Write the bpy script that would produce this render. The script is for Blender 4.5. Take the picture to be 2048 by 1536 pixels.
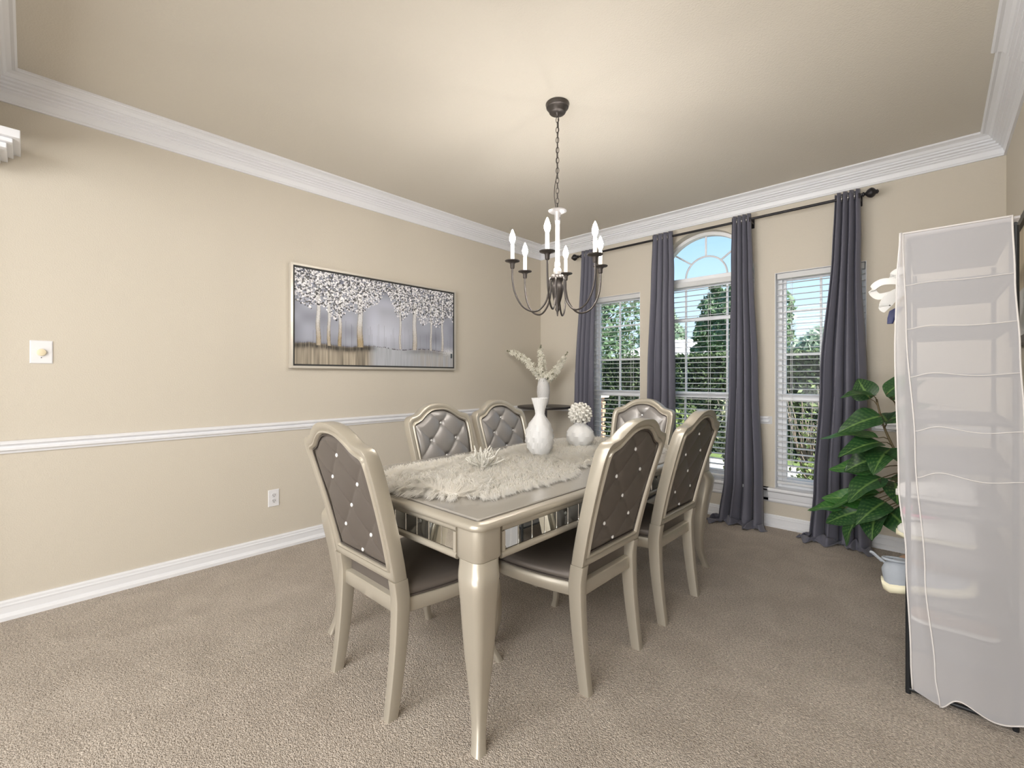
import bpy, math, random
import numpy as np
from mathutils import Vector, Matrix

for o in list(bpy.data.objects):
    bpy.data.objects.remove(o)
scn = bpy.context.scene
COL = scn.collection
PI = math.pi

# ------------------------------------------------------------------ camera
CAM_H = 1.24
FPX = 905.0
YAW = math.atan((1870 - 1024) / FPX)
cam_d = bpy.data.cameras.new('camera')
cam_d.sensor_width = 36.0
cam_d.sensor_fit = 'HORIZONTAL'
cam_d.lens = FPX / 2048 * 36.0
cam_d.shift_y = (754 - 768) / 2048
cam_d.clip_start = 0.02
cam_d.clip_end = 300
cam = bpy.data.objects.new('camera', cam_d)
COL.objects.link(cam)
cam.location = (0, 0, CAM_H)
cam.rotation_euler = (PI / 2, 0, YAW)
scn.camera = cam

# ------------------------------------------------------------------ world, sun, lights
world = bpy.data.worlds.new('world')
scn.world = world
world.use_nodes = True
wn = world.node_tree
wn.nodes.clear()
_out = wn.nodes.new('ShaderNodeOutputWorld')
_bg = wn.nodes.new('ShaderNodeBackground')
_tc = wn.nodes.new('ShaderNodeTexCoord')
_sep = wn.nodes.new('ShaderNodeSeparateXYZ')
_ramp = wn.nodes.new('ShaderNodeValToRGB')
_ramp.color_ramp.elements[0].position = 0.0
_ramp.color_ramp.elements[0].color = (0.62, 0.74, 0.86, 1)
_ramp.color_ramp.elements[1].position = 1.0
_ramp.color_ramp.elements[1].color = (0.09, 0.22, 0.52, 1)
_e = _ramp.color_ramp.elements.new(0.16)
_e.color = (0.50, 0.68, 0.87, 1)
_e = _ramp.color_ramp.elements.new(0.38)
_e.color = (0.20, 0.42, 0.74, 1)
wn.links.new(_tc.outputs['Generated'], _sep.inputs[0])
wn.links.new(_sep.outputs['Z'], _ramp.inputs[0])
wn.links.new(_ramp.outputs[0], _bg.inputs['Color'])
wn.links.new(_bg.outputs[0], _out.inputs[0])
_bg.inputs['Strength'].default_value = 1.6

sun_d = bpy.data.lights.new('sun', 'SUN')
sun_d.energy = 12.0
sun_d.angle = math.radians(1.0)
sun_d.color = (1.0, 0.95, 0.86)
sun = bpy.data.objects.new('sun', sun_d)
COL.objects.link(sun)
sun.rotation_euler = Vector((-0.85, 0.16, -0.75)).to_track_quat('-Z', 'Y').to_euler()


def area(name, loc, target, sx, sy, power, color=(1, 1, 1)):
    d = bpy.data.lights.new(name, 'AREA')
    d.shape = 'RECTANGLE'
    d.size, d.size_y = sx, sy
    d.energy = power
    d.color = color
    o = bpy.data.objects.new(name, d)
    COL.objects.link(o)
    o.location = loc
    o.rotation_euler = (Vector(target) - Vector(loc)).to_track_quat('-Z', 'Y').to_euler()
    return o


area('rear_fill', (-0.8, -3.9, 1.4), (-1.2, 2.0, 1.4), 5.6, 2.4, 105, (0.97, 0.98, 1.0))  # added broad fill from behind the camera, not a known lamp
area('ceiling_fill', (-0.5, -2.4, 0.5), (-0.8, 2.8, 2.9), 3.6, 1.2, 68, (1.0, 0.99, 0.97))  # added upward fill to brighten the ceiling, no fixture there
area('floor_fill', (-0.5, -1.4, 2.55), (-0.3, 3.2, 0.0), 3.0, 1.2, 105, (1.0, 0.99, 0.98))  # added downward fill to lift the carpet, not an existing fixture

vs = scn.view_settings
vs.view_transform = 'Standard'
vs.look = 'None'
vs.gamma = 1.0
vs.use_curve_mapping = False
vs.exposure = 0.0

# ------------------------------------------------------------------ materials
MATS = {}


def mat(name, col, rough=0.5, metal=0.0, bump=None, var=None, spec=0.5, emit=None, sheen=0.0, trans=0.0, transp=0.0, coat=0.0, coords='Object'):
    """bump=(scale, strength, distance); var=(scale, amount) noise variation of the colour."""
    if name in MATS:
        return MATS[name]
    m = bpy.data.materials.new(name)
    m.use_nodes = True
    nt = m.node_tree
    b = nt.nodes['Principled BSDF']
    b.inputs['Base Color'].default_value = (*col, 1)
    b.inputs['Roughness'].default_value = rough
    b.inputs['Metallic'].default_value = metal
    b.inputs['Specular IOR Level'].default_value = spec
    if coat:
        b.inputs['Coat Weight'].default_value = coat
        b.inputs['Coat Roughness'].default_value = 0.12
    if sheen:
        b.inputs['Sheen Weight'].default_value = sheen
    if emit:
        b.inputs['Emission Color'].default_value = (*emit[0], 1)
        b.inputs['Emission Strength'].default_value = emit[1]
    tc = None
    if bump or var:
        tc = nt.nodes.new('ShaderNodeTexCoord')
    if bump:
        n = nt.nodes.new('ShaderNodeTexNoise')
        n.inputs['Scale'].default_value = bump[0]
        n.inputs['Detail'].default_value = 3
        bp = nt.nodes.new('ShaderNodeBump')
        bp.inputs['Strength'].default_value = bump[1]
        bp.inputs['Distance'].default_value = bump[2]
        nt.links.new(tc.outputs[coords], n.inputs['Vector'])
        nt.links.new(n.outputs['Fac'], bp.inputs['Height'])
        nt.links.new(bp.outputs[0], b.inputs['Normal'])
    if var:
        n = nt.nodes.new('ShaderNodeTexNoise')
        n.inputs['Scale'].default_value = var[0]
        n.inputs['Detail'].default_value = 4
        mx = nt.nodes.new('ShaderNodeMixRGB')
        r = nt.nodes.new('ShaderNodeMapRange')
        r.inputs['From Min'].default_value = 0.3
        r.inputs['From Max'].default_value = 0.7
        a = var[1]
        mx.inputs[1].default_value = tuple(max(0, c * (1 - a)) for c in col) + (1,)
        mx.inputs[2].default_value = tuple(min(1, c * (1 + a)) for c in col) + (1,)
        nt.links.new(tc.outputs[coords], n.inputs['Vector'])
        nt.links.new(n.outputs['Fac'], r.inputs[0])
        nt.links.new(r.outputs[0], mx.inputs[0])
        nt.links.new(mx.outputs[0], b.inputs['Base Color'])
    if trans or transp:
        out = nt.nodes['Material Output']
        last = b
        if trans:
            t = nt.nodes.new('ShaderNodeBsdfTranslucent')
            t.inputs['Color'].default_value = (*col, 1)
            mxs = nt.nodes.new('ShaderNodeMixShader')
            mxs.inputs[0].default_value = trans
            nt.links.new(last.outputs[0], mxs.inputs[1])
            nt.links.new(t.outputs[0], mxs.inputs[2])
            last = mxs
        if transp:
            t = nt.nodes.new('ShaderNodeBsdfTransparent')
            mxs = nt.nodes.new('ShaderNodeMixShader')
            mxs.inputs[0].default_value = transp
            nt.links.new(last.outputs[0], mxs.inputs[1])
            nt.links.new(t.outputs[0], mxs.inputs[2])
            last = mxs
        nt.links.new(last.outputs[0], out.inputs['Surface'])
    MATS[name] = m
    return m


M_WALL = mat('wall_paint', (0.62, 0.57, 0.485), 0.75, bump=(150, 0.35, 0.004), spec=0.3)
M_CEIL = mat('ceiling_paint', (0.66, 0.62, 0.545), 0.85, bump=(120, 0.45, 0.004), spec=0.2)
M_TRIM = mat('trim_paint', (0.80, 0.81, 0.84), 0.35)
M_FRAMEW = mat('window_vinyl', (0.90, 0.91, 0.93), 0.35)
M_BLIND = mat('blind_slat_white', (0.90, 0.90, 0.90), 0.4, trans=0.35)
M_SILVER = mat('champagne_paint', (0.50, 0.46, 0.385), 0.36, 0.45, coat=0.25, bump=(60, 0.02, 0.001))
M_TOP = mat('champagne_tabletop', (0.43, 0.41, 0.375), 0.25, 0.30, coat=0.45)
M_GROOVE = mat('dark_groove', (0.10, 0.08, 0.065), 0.5, 0.3)
M_MIRROR = mat('mirror_glass', (0.83, 0.85, 0.83), 0.03, 1.0)
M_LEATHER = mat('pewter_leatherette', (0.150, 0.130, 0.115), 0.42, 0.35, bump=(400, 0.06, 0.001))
M_LEATHERF = mat('lit_leatherette', (0.34, 0.325, 0.315), 0.38, 0.45, bump=(400, 0.06, 0.001))  # lighter copy of the pewter leatherette, window reflection put into its colour
M_PIPE = mat('dark_piping', (0.09, 0.075, 0.065), 0.45, 0.1)
M_CRYSTAL = mat('crystal_button', (0.9, 0.9, 0.9), 0.08, 0.3, coat=0.8)
M_BRONZE = mat('dark_bronze', (0.095, 0.085, 0.08), 0.38, 0.75)
M_PEWTER = mat('brushed_pewter', (0.42, 0.41, 0.41), 0.3, 0.8)
M_CANDLE = mat('candle_sleeve', (0.92, 0.9, 0.85), 0.5, emit=((1.0, 0.93, 0.82), 0.35))
M_BULB = mat('lit_bulb', (1, 1, 1), 0.3, emit=((1.0, 0.95, 0.90), 330.0))
M_CURTAIN = mat('slate_curtain', (0.135, 0.135, 0.175), 0.6, bump=(500, 0.1, 0.001), sheen=0.25, trans=0.08)
M_ROD = mat('black_iron', (0.035, 0.033, 0.036), 0.4, 0.6)
M_VASE = mat('white_ceramic', (0.80, 0.80, 0.80), 0.28)
M_VASEM = mat('white_matte_ceramic', (0.76, 0.75, 0.74), 0.5)
M_CORAL = mat('white_coral', (0.85, 0.83, 0.77), 0.6, trans=0.1)
M_PETAL = mat('cream_petal', (0.88, 0.86, 0.76), 0.6, trans=0.25)
M_STEM = mat('green_stem', (0.10, 0.13, 0.06), 0.6)
M_LEAFD = mat('dark_green_leaf', (0.03, 0.055, 0.03), 0.5)
M_BLACKWOOD = mat('black_tabletop', (0.03, 0.026, 0.026), 0.35)
M_PLASTIC = mat('white_plastic', (0.80, 0.80, 0.82), 0.35)
M_IVORY = mat('ivory_knob', (0.80, 0.70, 0.50), 0.4)
M_DARK = mat('dark_slot', (0.03, 0.03, 0.03), 0.6)
M_CLOTH = mat('sheer_cover_cloth', (0.84, 0.83, 0.86), 0.8, trans=0.38, transp=0.34, bump=(700, 0.15, 0.001))
M_CLOTHSEAM = mat('cover_binding', (0.80, 0.77, 0.75), 0.75, trans=0.15)
M_POLE = mat('black_tube', (0.02, 0.022, 0.025), 0.4, 0.3)
M_SHELF = mat('grey_fabric_shelf', (0.22, 0.21, 0.21), 0.8)
M_SHOEW = mat('white_shoe', (0.78, 0.77, 0.74), 0.6)
M_SHOEG = mat('grey_knit', (0.33, 0.36, 0.40), 0.8, bump=(300, 0.3, 0.002))
M_SOLE = mat('cream_sole', (0.74, 0.70, 0.52), 0.5)
M_NAVY = mat('navy_heel', (0.05, 0.06, 0.16), 0.5)
M_TAN = mat('tan_suede', (0.33, 0.21, 0.14), 0.7)
M_PINK = mat('pink_slipper', (0.80, 0.12, 0.30), 0.6)
M_POT = mat('grey_pot', (0.45, 0.44, 0.42), 0.6)
M_SOIL = mat('dark_soil', (0.05, 0.04, 0.03), 0.95)
M_SILVERFRAME = mat('silver_frame', (0.66, 0.62, 0.55), 0.35, 0.4)
M_BARK = mat('bark', (0.16, 0.12, 0.09), 0.9, bump=(30, 0.5, 0.02))
M_HEDGE = mat('hedge_green', (0.09, 0.13, 0.055), 0.7, var=(3, 0.5), trans=0.2)
M_TREEA = mat('dark_tree_leaf', (0.15, 0.23, 0.13), 0.6, var=(2, 0.5), trans=0.25)
M_TREEB = mat('hazy_tree_leaf', (0.40, 0.50, 0.38), 0.6, var=(2, 0.4), trans=0.3)  # paled for distance: haze is put into the leaf colour
M_BUSH = mat('bush_leaf', (0.20, 0.26, 0.09), 0.6, var=(6, 0.6), trans=0.3)
M_DRY = mat('dry_twig', (0.30, 0.24, 0.20), 0.8)
M_ROOF = mat('shingle_roof', (0.75, 0.68, 0.68), 0.8, bump=(15, 0.5, 0.02))
M_BRICKW = mat('pink_house_wall', (0.55, 0.42, 0.36), 0.8)
M_BRICK = mat('tan_brick', (0.48, 0.30, 0.20), 0.85, var=(8, 0.25))
M_PATH = mat('pale_concrete', (0.62, 0.58, 0.54), 0.85, var=(3, 0.1))
M_GRASS = mat('grass', (0.16, 0.22, 0.07), 0.9, var=(5, 0.4))
M_MULCH = mat('mulch', (0.17, 0.12, 0.09), 0.95, var=(25, 0.6), bump=(30, 0.8, 0.03))
M_FENCE = mat('grey_fence', (0.10, 0.11, 0.11), 0.8, var=(4, 0.3))


def glass_mat():
    m = bpy.data.materials.new('window_glass')
    m.use_nodes = True
    nt = m.node_tree
    nt.nodes.clear()
    o = nt.nodes.new('ShaderNodeOutputMaterial')
    t = nt.nodes.new('ShaderNodeBsdfTransparent')
    t.inputs[0].default_value = (0.96, 0.98, 0.97, 1)
    g = nt.nodes.new('ShaderNodeBsdfGlossy')
    g.inputs['Roughness'].default_value = 0.02
    mx = nt.nodes.new('ShaderNodeMixShader')
    fr = nt.nodes.new('ShaderNodeFresnel')
    fr.inputs[0].default_value = 1.25
    nt.links.new(fr.outputs[0], mx.inputs[0])
    nt.links.new(t.outputs[0], mx.inputs[1])
    nt.links.new(g.outputs[0], mx.inputs[2])
    nt.links.new(mx.outputs[0], o.inputs[0])
    return m


M_GLASS = glass_mat()


def carpet_mat():
    m = bpy.data.materials.new('carpet')
    m.use_nodes = True
    nt = m.node_tree
    b = nt.nodes['Principled BSDF']
    b.inputs['Roughness'].default_value = 0.95
    b.inputs['Specular IOR Level'].default_value = 0.1
    b.inputs['Sheen Weight'].default_value = 0.25
    tc = nt.nodes.new('ShaderNodeTexCoord')
    fine = nt.nodes.new('ShaderNodeTexNoise')
    fine.inputs['Scale'].default_value = 120
    fine.inputs['Detail'].default_value = 4
    fine.inputs['Roughness'].default_value = 0.7
    vor = nt.nodes.new('ShaderNodeTexVoronoi')
    vor.inputs['Scale'].default_value = 210
    big = nt.nodes.new('ShaderNodeTexNoise')
    big.inputs['Scale'].default_value = 4.5
    big.inputs['Detail'].default_value = 5
    big.inputs['Distortion'].default_value = 0.8
    for n in (fine, vor, big):
        nt.links.new(tc.outputs['Object'], n.inputs['Vector'])
    r1 = nt.nodes.new('ShaderNodeValToRGB')
    r1.color_ramp.elements[0].position = 0.30
    r1.color_ramp.elements[0].color = (0.36, 0.285, 0.225, 1)
    r1.color_ramp.elements[1].position = 0.68
    r1.color_ramp.elements[1].color = (1.0, 0.89, 0.77, 1)
    nt.links.new(fine.outputs['Fac'], r1.inputs[0])
    r2 = nt.nodes.new('ShaderNodeValToRGB')
    r2.color_ramp.elements[0].position = 0.35
    r2.color_ramp.elements[0].color = (0.86, 0.85, 0.84, 1)
    r2.color_ramp.elements[1].position = 0.65
    r2.color_ramp.elements[1].color = (1.0, 1.0, 1.0, 1)
    nt.links.new(big.outputs['Fac'], r2.inputs[0])
    mx = nt.nodes.new('ShaderNodeMixRGB')
    mx.blend_type = 'MULTIPLY'
    mx.inputs[0].default_value = 1.0
    nt.links.new(r1.outputs[0], mx.inputs[1])
    nt.links.new(r2.outputs[0], mx.inputs[2])
    nt.links.new(mx.outputs[0], b.inputs['Base Color'])
    ad = nt.nodes.new('ShaderNodeMath')
    ad.operation = 'SUBTRACT'
    nt.links.new(fine.outputs['Fac'], ad.inputs[0])
    nt.links.new(vor.outputs['Distance'], ad.inputs[1])
    bp = nt.nodes.new('ShaderNodeBump')
    bp.inputs['Strength'].default_value = 0.9
    bp.inputs['Distance'].default_value = 0.012
    nt.links.new(ad.outputs[0], bp.inputs['Height'])
    nt.links.new(bp.outputs[0], b.inputs['Normal'])
    return m


M_CARPET = carpet_mat()


def vcol_mat(name, rough=0.6, bump=False):
    m = bpy.data.materials.new(name)
    m.use_nodes = True
    nt = m.node_tree
    b = nt.nodes['Principled BSDF']
    b.inputs['Roughness'].default_value = rough
    a = nt.nodes.new('ShaderNodeAttribute')
    a.attribute_name = 'paint'
    nt.links.new(a.outputs['Color'], b.inputs['Base Color'])
    return m


M_PAINT = vcol_mat('canvas_paint', 0.55)


def leaf_mat():
    """plant leaf: green with paler midrib and side veins, drawn in the leaf's own coordinates."""
    m = bpy.data.materials.new('plant_leaf')
    m.use_nodes = True
    nt = m.node_tree
    b = nt.nodes['Principled BSDF']
    b.inputs['Roughness'].default_value = 0.36
    a = nt.nodes.new('ShaderNodeAttribute')
    a.attribute_name = 'paint'
    nt.links.new(a.outputs['Color'], b.inputs['Base Color'])
    t = nt.nodes.new('ShaderNodeBsdfTranslucent')
    nt.links.new(a.outputs['Color'], t.inputs['Color'])
    mx = nt.nodes.new('ShaderNodeMixShader')
    mx.inputs[0].default_value = 0.22
    nt.links.new(b.outputs[0], mx.inputs[1])
    nt.links.new(t.outputs[0], mx.inputs[2])
    nt.links.new(mx.outputs[0], nt.nodes['Material Output'].inputs['Surface'])
    return m


M_PLANT = leaf_mat()


# ------------------------------------------------------------------ mesh helpers
class MB:
    def __init__(self):
        self.v = []
        self.f = []

    def add(self, vs, fs):
        n = len(self.v)
        self.v += [tuple(p) for p in vs]
        self.f += [tuple(i + n for i in f) for f in fs]
        return self

    def box(self, x0, x1, y0, y1, z0, z1):
        vs = [(x0, y0, z0), (x1, y0, z0), (x1, y1, z0), (x0, y1, z0), (x0, y0, z1), (x1, y0, z1), (x1, y1, z1), (x0, y1, z1)]
        return self.add(vs, [(0, 3, 2, 1), (4, 5, 6, 7), (0, 1, 5, 4), (1, 2, 6, 5), (2, 3, 7, 6), (3, 0, 4, 7)])

    def obox(self, M, sx, sy, sz):
        vs = [M @ Vector((a * sx / 2, b * sy / 2, c * sz / 2)) for c in (-1, 1) for b in (-1, 1) for a in (-1, 1)]
        return self.add(vs, [(0, 2, 3, 1), (4, 5, 7, 6), (0, 1, 5, 4), (1, 3, 7, 5), (3, 2, 6, 7), (2, 0, 4, 6)])

    def loft(self, rings, cap=True, closed=True, loop=False):
        n = len(rings[0])
        vs = [p for r in rings for p in r]
        fs = []
        R = len(rings)
        for i in range(R if loop else R - 1):
            a, b = i * n, ((i + 1) % R) * n
            for j in range(n if closed else n - 1):
                k = (j + 1) % n
                fs.append((a + j, a + k, b + k, b + j))
        if cap and not loop and closed:
            fs.append(tuple(reversed(range(n))))
            fs.append(tuple((R - 1) * n + j for j in range(n)))
        return self.add(vs, fs)

    def tube(self, pts, r, n=10, cap=True, loop=False, squash=1.0):
        pts = [Vector(p) for p in pts]
        rs = r if isinstance(r, (list, tuple)) else [r] * len(pts)
        rings = []
        up = None
        N = len(pts)
        for i, p in enumerate(pts):
            if loop:
                t = pts[(i + 1) % N] - pts[i - 1]
            else:
                t = pts[min(i + 1, N - 1)] - pts[max(i - 1, 0)]
            t.normalize()
            if up is None:
                up = Vector((0, 0, 1)) if abs(t.z) < 0.9 else Vector((1, 0, 0))
            s = t.cross(up)
            if s.length < 1e-6:
                s = t.orthogonal()
            s.normalize()
            up = s.cross(t).normalized()
            rings.append([p + (s * math.cos(2 * PI * j / n) + up * math.sin(2 * PI * j / n) * squash) * rs[i] for j in range(n)])
        return self.loft(rings, cap=cap, loop=loop)

    def lathe(self, prof, n=32, c=(0, 0), mod=None):
        rings = []
        for k, (r, z) in enumerate(prof):
            ring = []
            for j in range(n):
                a = 2 * PI * j / n
                rr = r if mod is None else r * mod(a, k, z)
                ring.append((c[0] + rr * math.cos(a), c[1] + rr * math.sin(a), z))
            rings.append(ring)
        return self.loft(rings)

    def grid(self, fn, nu, nv):
        vs = [fn(i / nu, j / nv) for j in range(nv + 1) for i in range(nu + 1)]
        w = nu + 1
        fs = [(j * w + i, j * w + i + 1, (j + 1) * w + i + 1, (j + 1) * w + i) for j in range(nv) for i in range(nu)]
        return self.add(vs, fs)

    def ball(self, c, r, nu=10, nv=6, sc=(1, 1, 1)):
        rings = []
        for k in range(1, nv):
            ph = PI * k / nv
            rings.append([(c[0] + r * sc[0] * math.sin(ph) * math.cos(2 * PI * j / nu), c[1] + r * sc[1] * math.sin(ph) * math.sin(2 * PI * j / nu), c[2] - r * sc[2] * math.cos(ph)) for j in range(nu)])
        n0 = len(self.v)
        self.loft(rings, cap=False)
        b = len(self.v)
        self.v += [(c[0], c[1], c[2] - r * sc[2]), (c[0], c[1], c[2] + r * sc[2])]
        for j in range(nu):
            k = (j + 1) % nu
            self.f.append((n0 + k, n0 + j, b))
            t = n0 + (nv - 2) * nu
            self.f.append((t + j, t + k, b + 1))
        return self

    def prism(self, poly, y0, y1):
        """poly in (x, z) extruded in y"""
        n = len(poly)
        vs = [(x, y0, z) for x, z in poly] + [(x, y1, z) for x, z in poly]
        fs = [tuple(range(n)), tuple(reversed(range(n, 2 * n)))]
        for i in range(n):
            k = (i + 1) % n
            fs.append((k, i, n + i, n + k))
        return self.add(vs, fs)

    def mesh(self, name, smooth=35):
        me = bpy.data.meshes.new(name)
        me.from_pydata(self.v, [], self.f)
        import bmesh
        bm = bmesh.new()
        bm.from_mesh(me)
        bmesh.ops.recalc_face_normals(bm, faces=bm.faces)
        bm.to_mesh(me)
        bm.free()
        if smooth:
            me.shade_smooth()
            if smooth < 180:
                me.set_sharp_from_angle(angle=math.radians(smooth))
        me.update()
        return me

    def build(self, name, m, parent=None, smooth=35, bevel=0, mats=None):
        me = self.mesh(name, smooth)
        o = bpy.data.objects.new(name, me)
        me.materials.append(m)
        COL.objects.link(o)
        if parent is not None:
            o.parent = parent
        if bevel:
            b = o.modifiers.new('bevel', 'BEVEL')
            b.width = bevel
            b.segments = 2
            b.limit_method = 'ANGLE'
            b.angle_limit = math.radians(40)
            b.harden_normals = False
        return o


def share(name, src, parent, loc=(0, 0, 0), rot=(0, 0, 0), scale=(1, 1, 1)):
    o = bpy.data.objects.new(name, src.data if hasattr(src, 'data') else src)
    COL.objects.link(o)
    o.parent = parent
    o.location = loc
    o.rotation_euler = rot
    o.scale = scale
    return o


def empty(name, loc=(0, 0, 0), rz=0.0):
    o = bpy.data.objects.new(name, None)
    o.empty_display_size = 0.1
    COL.objects.link(o)
    o.location = loc
    o.rotation_euler = (0, 0, rz)
    return o


def tag(o, label=None, cat=None, group=None, kind=None):
    if label:
        o['label'] = label
    if cat:
        o['category'] = cat
    if group:
        o['group'] = group
    if kind:
        o['kind'] = kind
    return o


def thing(name, label, cat, loc=(0, 0, 0), rz=0.0, group=None):
    return tag(empty(name, loc, rz), label, cat, group)


def copy_tree(o, parent=None):
    c = o.copy()
    COL.objects.link(c)
    if parent is not None:
        c.parent = parent
    for ch in list(o.children):
        copy_tree(ch, c)
    return c


def catmull(pts, sub=6):
    out = []
    n = len(pts)
    P = [Vector(p) for p in pts]
    for i in range(n - 1):
        p0, p1, p2, p3 = P[max(i - 1, 0)], P[i], P[i + 1], P[min(i + 2, n - 1)]
        for k in range(sub):
            t = k / sub
            out.append(0.5 * ((2 * p1) + (p2 - p0) * t + (2 * p0 - 5 * p1 + 4 * p2 - p3) * t * t + (3 * p1 - p0 - 3 * p2 + p3) * t ** 3))
    out.append(P[-1])
    return out


def interp(tab, z):
    if z <= tab[0][0]:
        return tab[0][1]
    for (a, va), (b, vb) in zip(tab, tab[1:]):
        if z <= b:
            t = (z - a) / (b - a)
            t = t * t * (3 - 2 * t)
            return va + (vb - va) * t
    return tab[-1][1]


def interps(tab, z):
    # smooth (Catmull-Rom) interpolation through a table
    xs = [a for a, _ in tab]
    ys = [b for _, b in tab]
    if z <= xs[0]:
        return ys[0]
    if z >= xs[-1]:
        return ys[-1]
    for i in range(len(xs) - 1):
        if z <= xs[i + 1]:
            h = xs[i + 1] - xs[i]
            t = (z - xs[i]) / h

            def slope(j):
                if j == 0 or j == len(xs) - 1:
                    j0, j1 = max(j - 1, 0), min(j + 1, len(xs) - 1)
                else:
                    j0, j1 = j - 1, j + 1
                return (ys[j1] - ys[j0]) / (xs[j1] - xs[j0])
            m0, m1 = slope(i) * h, slope(i + 1) * h
            return (2 * t ** 3 - 3 * t * t + 1) * ys[i] + (t ** 3 - 2 * t * t + t) * m0 + (-2 * t ** 3 + 3 * t * t) * ys[i + 1] + (t ** 3 - t * t) * m1


def cube_ring(cx, cy, z, hx, hy, r=0.3, n=3):
    """rounded rectangle ring"""
    out = []
    rr = r * min(hx, hy)
    for qx, qy, a0 in ((1, 1, 0), (-1, 1, 90), (-1, -1, 180), (1, -1, 270)):
        for k in range(n + 1):
            a = math.radians(a0 + 90 * k / n)
            out.append((cx + qx * (hx - rr) + rr * math.cos(a), cy + qy * (hy - rr) + rr * math.sin(a), z))
    return out


# ------------------------------------------------------------------ room
XL, XR, YB, YF, H = -3.48, 0.33, 4.23, -0.155, 2.79
WIN = [(-2.78, -2.18, 0.31, 2.10), (-2.025, -1.125, 0.31, 2.14), (-0.97, -0.37, 0.31, 2.10)]
T = 0.16


def struct(o):
    o['kind'] = 'structure'
    return o


struct(MB().box(-6.2, 3.2, -4.2, YB + T, -0.12, 0.0).build('floor', M_CARPET, smooth=0))
struct(MB().box(-6.2, 3.2, -4.2, YB + T, H, H + 0.12).build('ceiling', M_CEIL, smooth=0))
struct(MB().box(XL - 0.14, XL, YF, YB + T, 0, H).build('wall_left', M_WALL, smooth=0))
struct(MB().box(XR, XR + 0.14, 0.9, YB + T, 0, H).build('wall_right', M_WALL, smooth=0))

wb = MB()
y0, y1 = YB, YB + T
for a, b in ((XL, WIN[0][0]), (WIN[0][1], WIN[1][0]), (WIN[1][1], WIN[2][0]), (WIN[2][1], XR)):
    wb.box(a, b, y0, y1, 0, H)
for a, b, s, t in WIN:
    wb.box(a, b, y0, y1, 0, s)
for k in (0, 2):
    a, b, s, t = WIN[k]
    wb.box(a, b, y0, y1, t, H)
a, b, s, t = WIN[1]
mc, mr = (a + b) / 2, (b - a) / 2
NA = 40
for k in range(NA):
    t0, t1 = PI - PI * k / NA, PI - PI * (k + 1) / NA
    wb.prism([(mc + mr * math.cos(t0), t + mr * math.sin(t0)), (mc + mr * math.cos(t1), t + mr * math.sin(t1)), (mc + mr * math.cos(t1), H), (mc + mr * math.cos(t0), H)], y0, y1)
struct(wb.build('wall_back', M_WALL, smooth=0))

# near wall: pier at the left, header above the wide opening in which the camera stands
wf = MB().box(XL - 0.14, XL + 0.03, YF - 0.14, YF, 0, H).box(XL + 0.03, 3.2, YF - 0.14, YF, 2.47, H)
struct(wf.build('wall_front', M_WALL, smooth=0))
struct(MB().box(-6.3, -6.2, -4.2, YF, 0, H).build('wall_hall_left', M_WALL, smooth=0))
struct(MB().box(3.2, 3.3, -4.2, 1.0, 0, H).build('wall_hall_right', M_WALL, smooth=0))
struct(MB().box(-6.3, 3.3, -4.3, -4.2, 0, H).build('wall_hall_back', M_WALL, smooth=0))
struct(MB().box(-6.2, XL - 0.14, YF - 0.14, YF, 0, H).build('wall_hall_side', M_WALL, smooth=0))
struct(MB().box(XR, 3.3, 0.9, 1.0, 0, H).build('wall_hall_end', M_WALL, smooth=0))

CROWN = [(0, -.145), (.012, -.145), (.012, -.134), (.008, -.128), (.016, -.100), (.026, -.092), (.026, -.084), (.036, -.080), (.036, -.070), (.050, -.066), (.050, -.054), (.064, -.050), (.064, -.038), (.072, -.036), (.082, -.020), (.100, -.012), (.112, -.014), (.120, -.010), (.120, 0), (0, 0)]
BASE = [(0, .098), (.010, .098), (.014, .090), (.014, .078), (.018, .074), (.018, .068), (.016, .066), (.016, .034), (.024, .028), (.032, .018), (.032, 0), (0, 0)]
RAIL = [(0, .912), (.018, .912), (.028, .904), (.028, .896), (.018, .890), (.014, .884), (.022, .876), (.022, .866), (.012, .858), (.008, .848), (0, .848)]


def mold(name, prof, p0, p1, nrm, m0=0, m1=0, zoff=0.0, m=M_TRIM, grow=0.0):
    """sweep profile from p0 to p1 (xy on the wall), projecting along nrm; m0/m1: how much the ends shorten per unit of projection"""
    d = Vector((p1[0] - p0[0], p1[1] - p0[1])).normalized()
    r0, r1 = [], []
    for p, z in prof:
        p += grow if p > 0 else 0
        a = Vector(p0) + Vector(nrm) * p + d * (p * m0)
        b = Vector(p1) + Vector(nrm) * p - d * (p * m1)
        r0.append((a.x, a.y, z + zoff))
        r1.append((b.x, b.y, z + zoff))
    return struct(MB().loft([r0, r1]).build(name, m, smooth=0))


mold('trim_1', CROWN, (XL, YF), (XL, YB), (1, 0), 1, 1, H)
mold('trim_2', CROWN, (XL, YB), (XR, YB), (0, -1), 1, 1, H)
mold('trim_3', CROWN, (XR, YB), (XR, 0.95), (-1, 0), 1, 0, H)
mold('trim_4', CROWN, (XR, 3.13), (XR, 0.95), (-1, 0), 0, 0, H, grow=0.016)
mold('trim_5', CROWN, (XR, YF), (XL, YF), (0, 1), 0, 1, H)
mold('baseboard_left', BASE, (XL, YF), (XL, YB), (1, 0), 0, 1)
mold('baseboard_back', BASE, (XL, YB), (XR, YB), (0, -1), 1, 1)
mold('baseboard_right', BASE, (XR, YB), (XR, 0.95), (-1, 0), 1, 0)
mold('trim_6', RAIL, (XL, YF), (XL, YB), (1, 0), 0, 1)
mold('trim_7', RAIL, (XL, YB), (WIN[0][0] - 0.03, YB), (0, -1), 1, 1)
mold('trim_8', RAIL, (WIN[0][1] + 0.03, YB), (WIN[1][0] - 0.03, YB), (0, -1), 1, 1)
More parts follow.
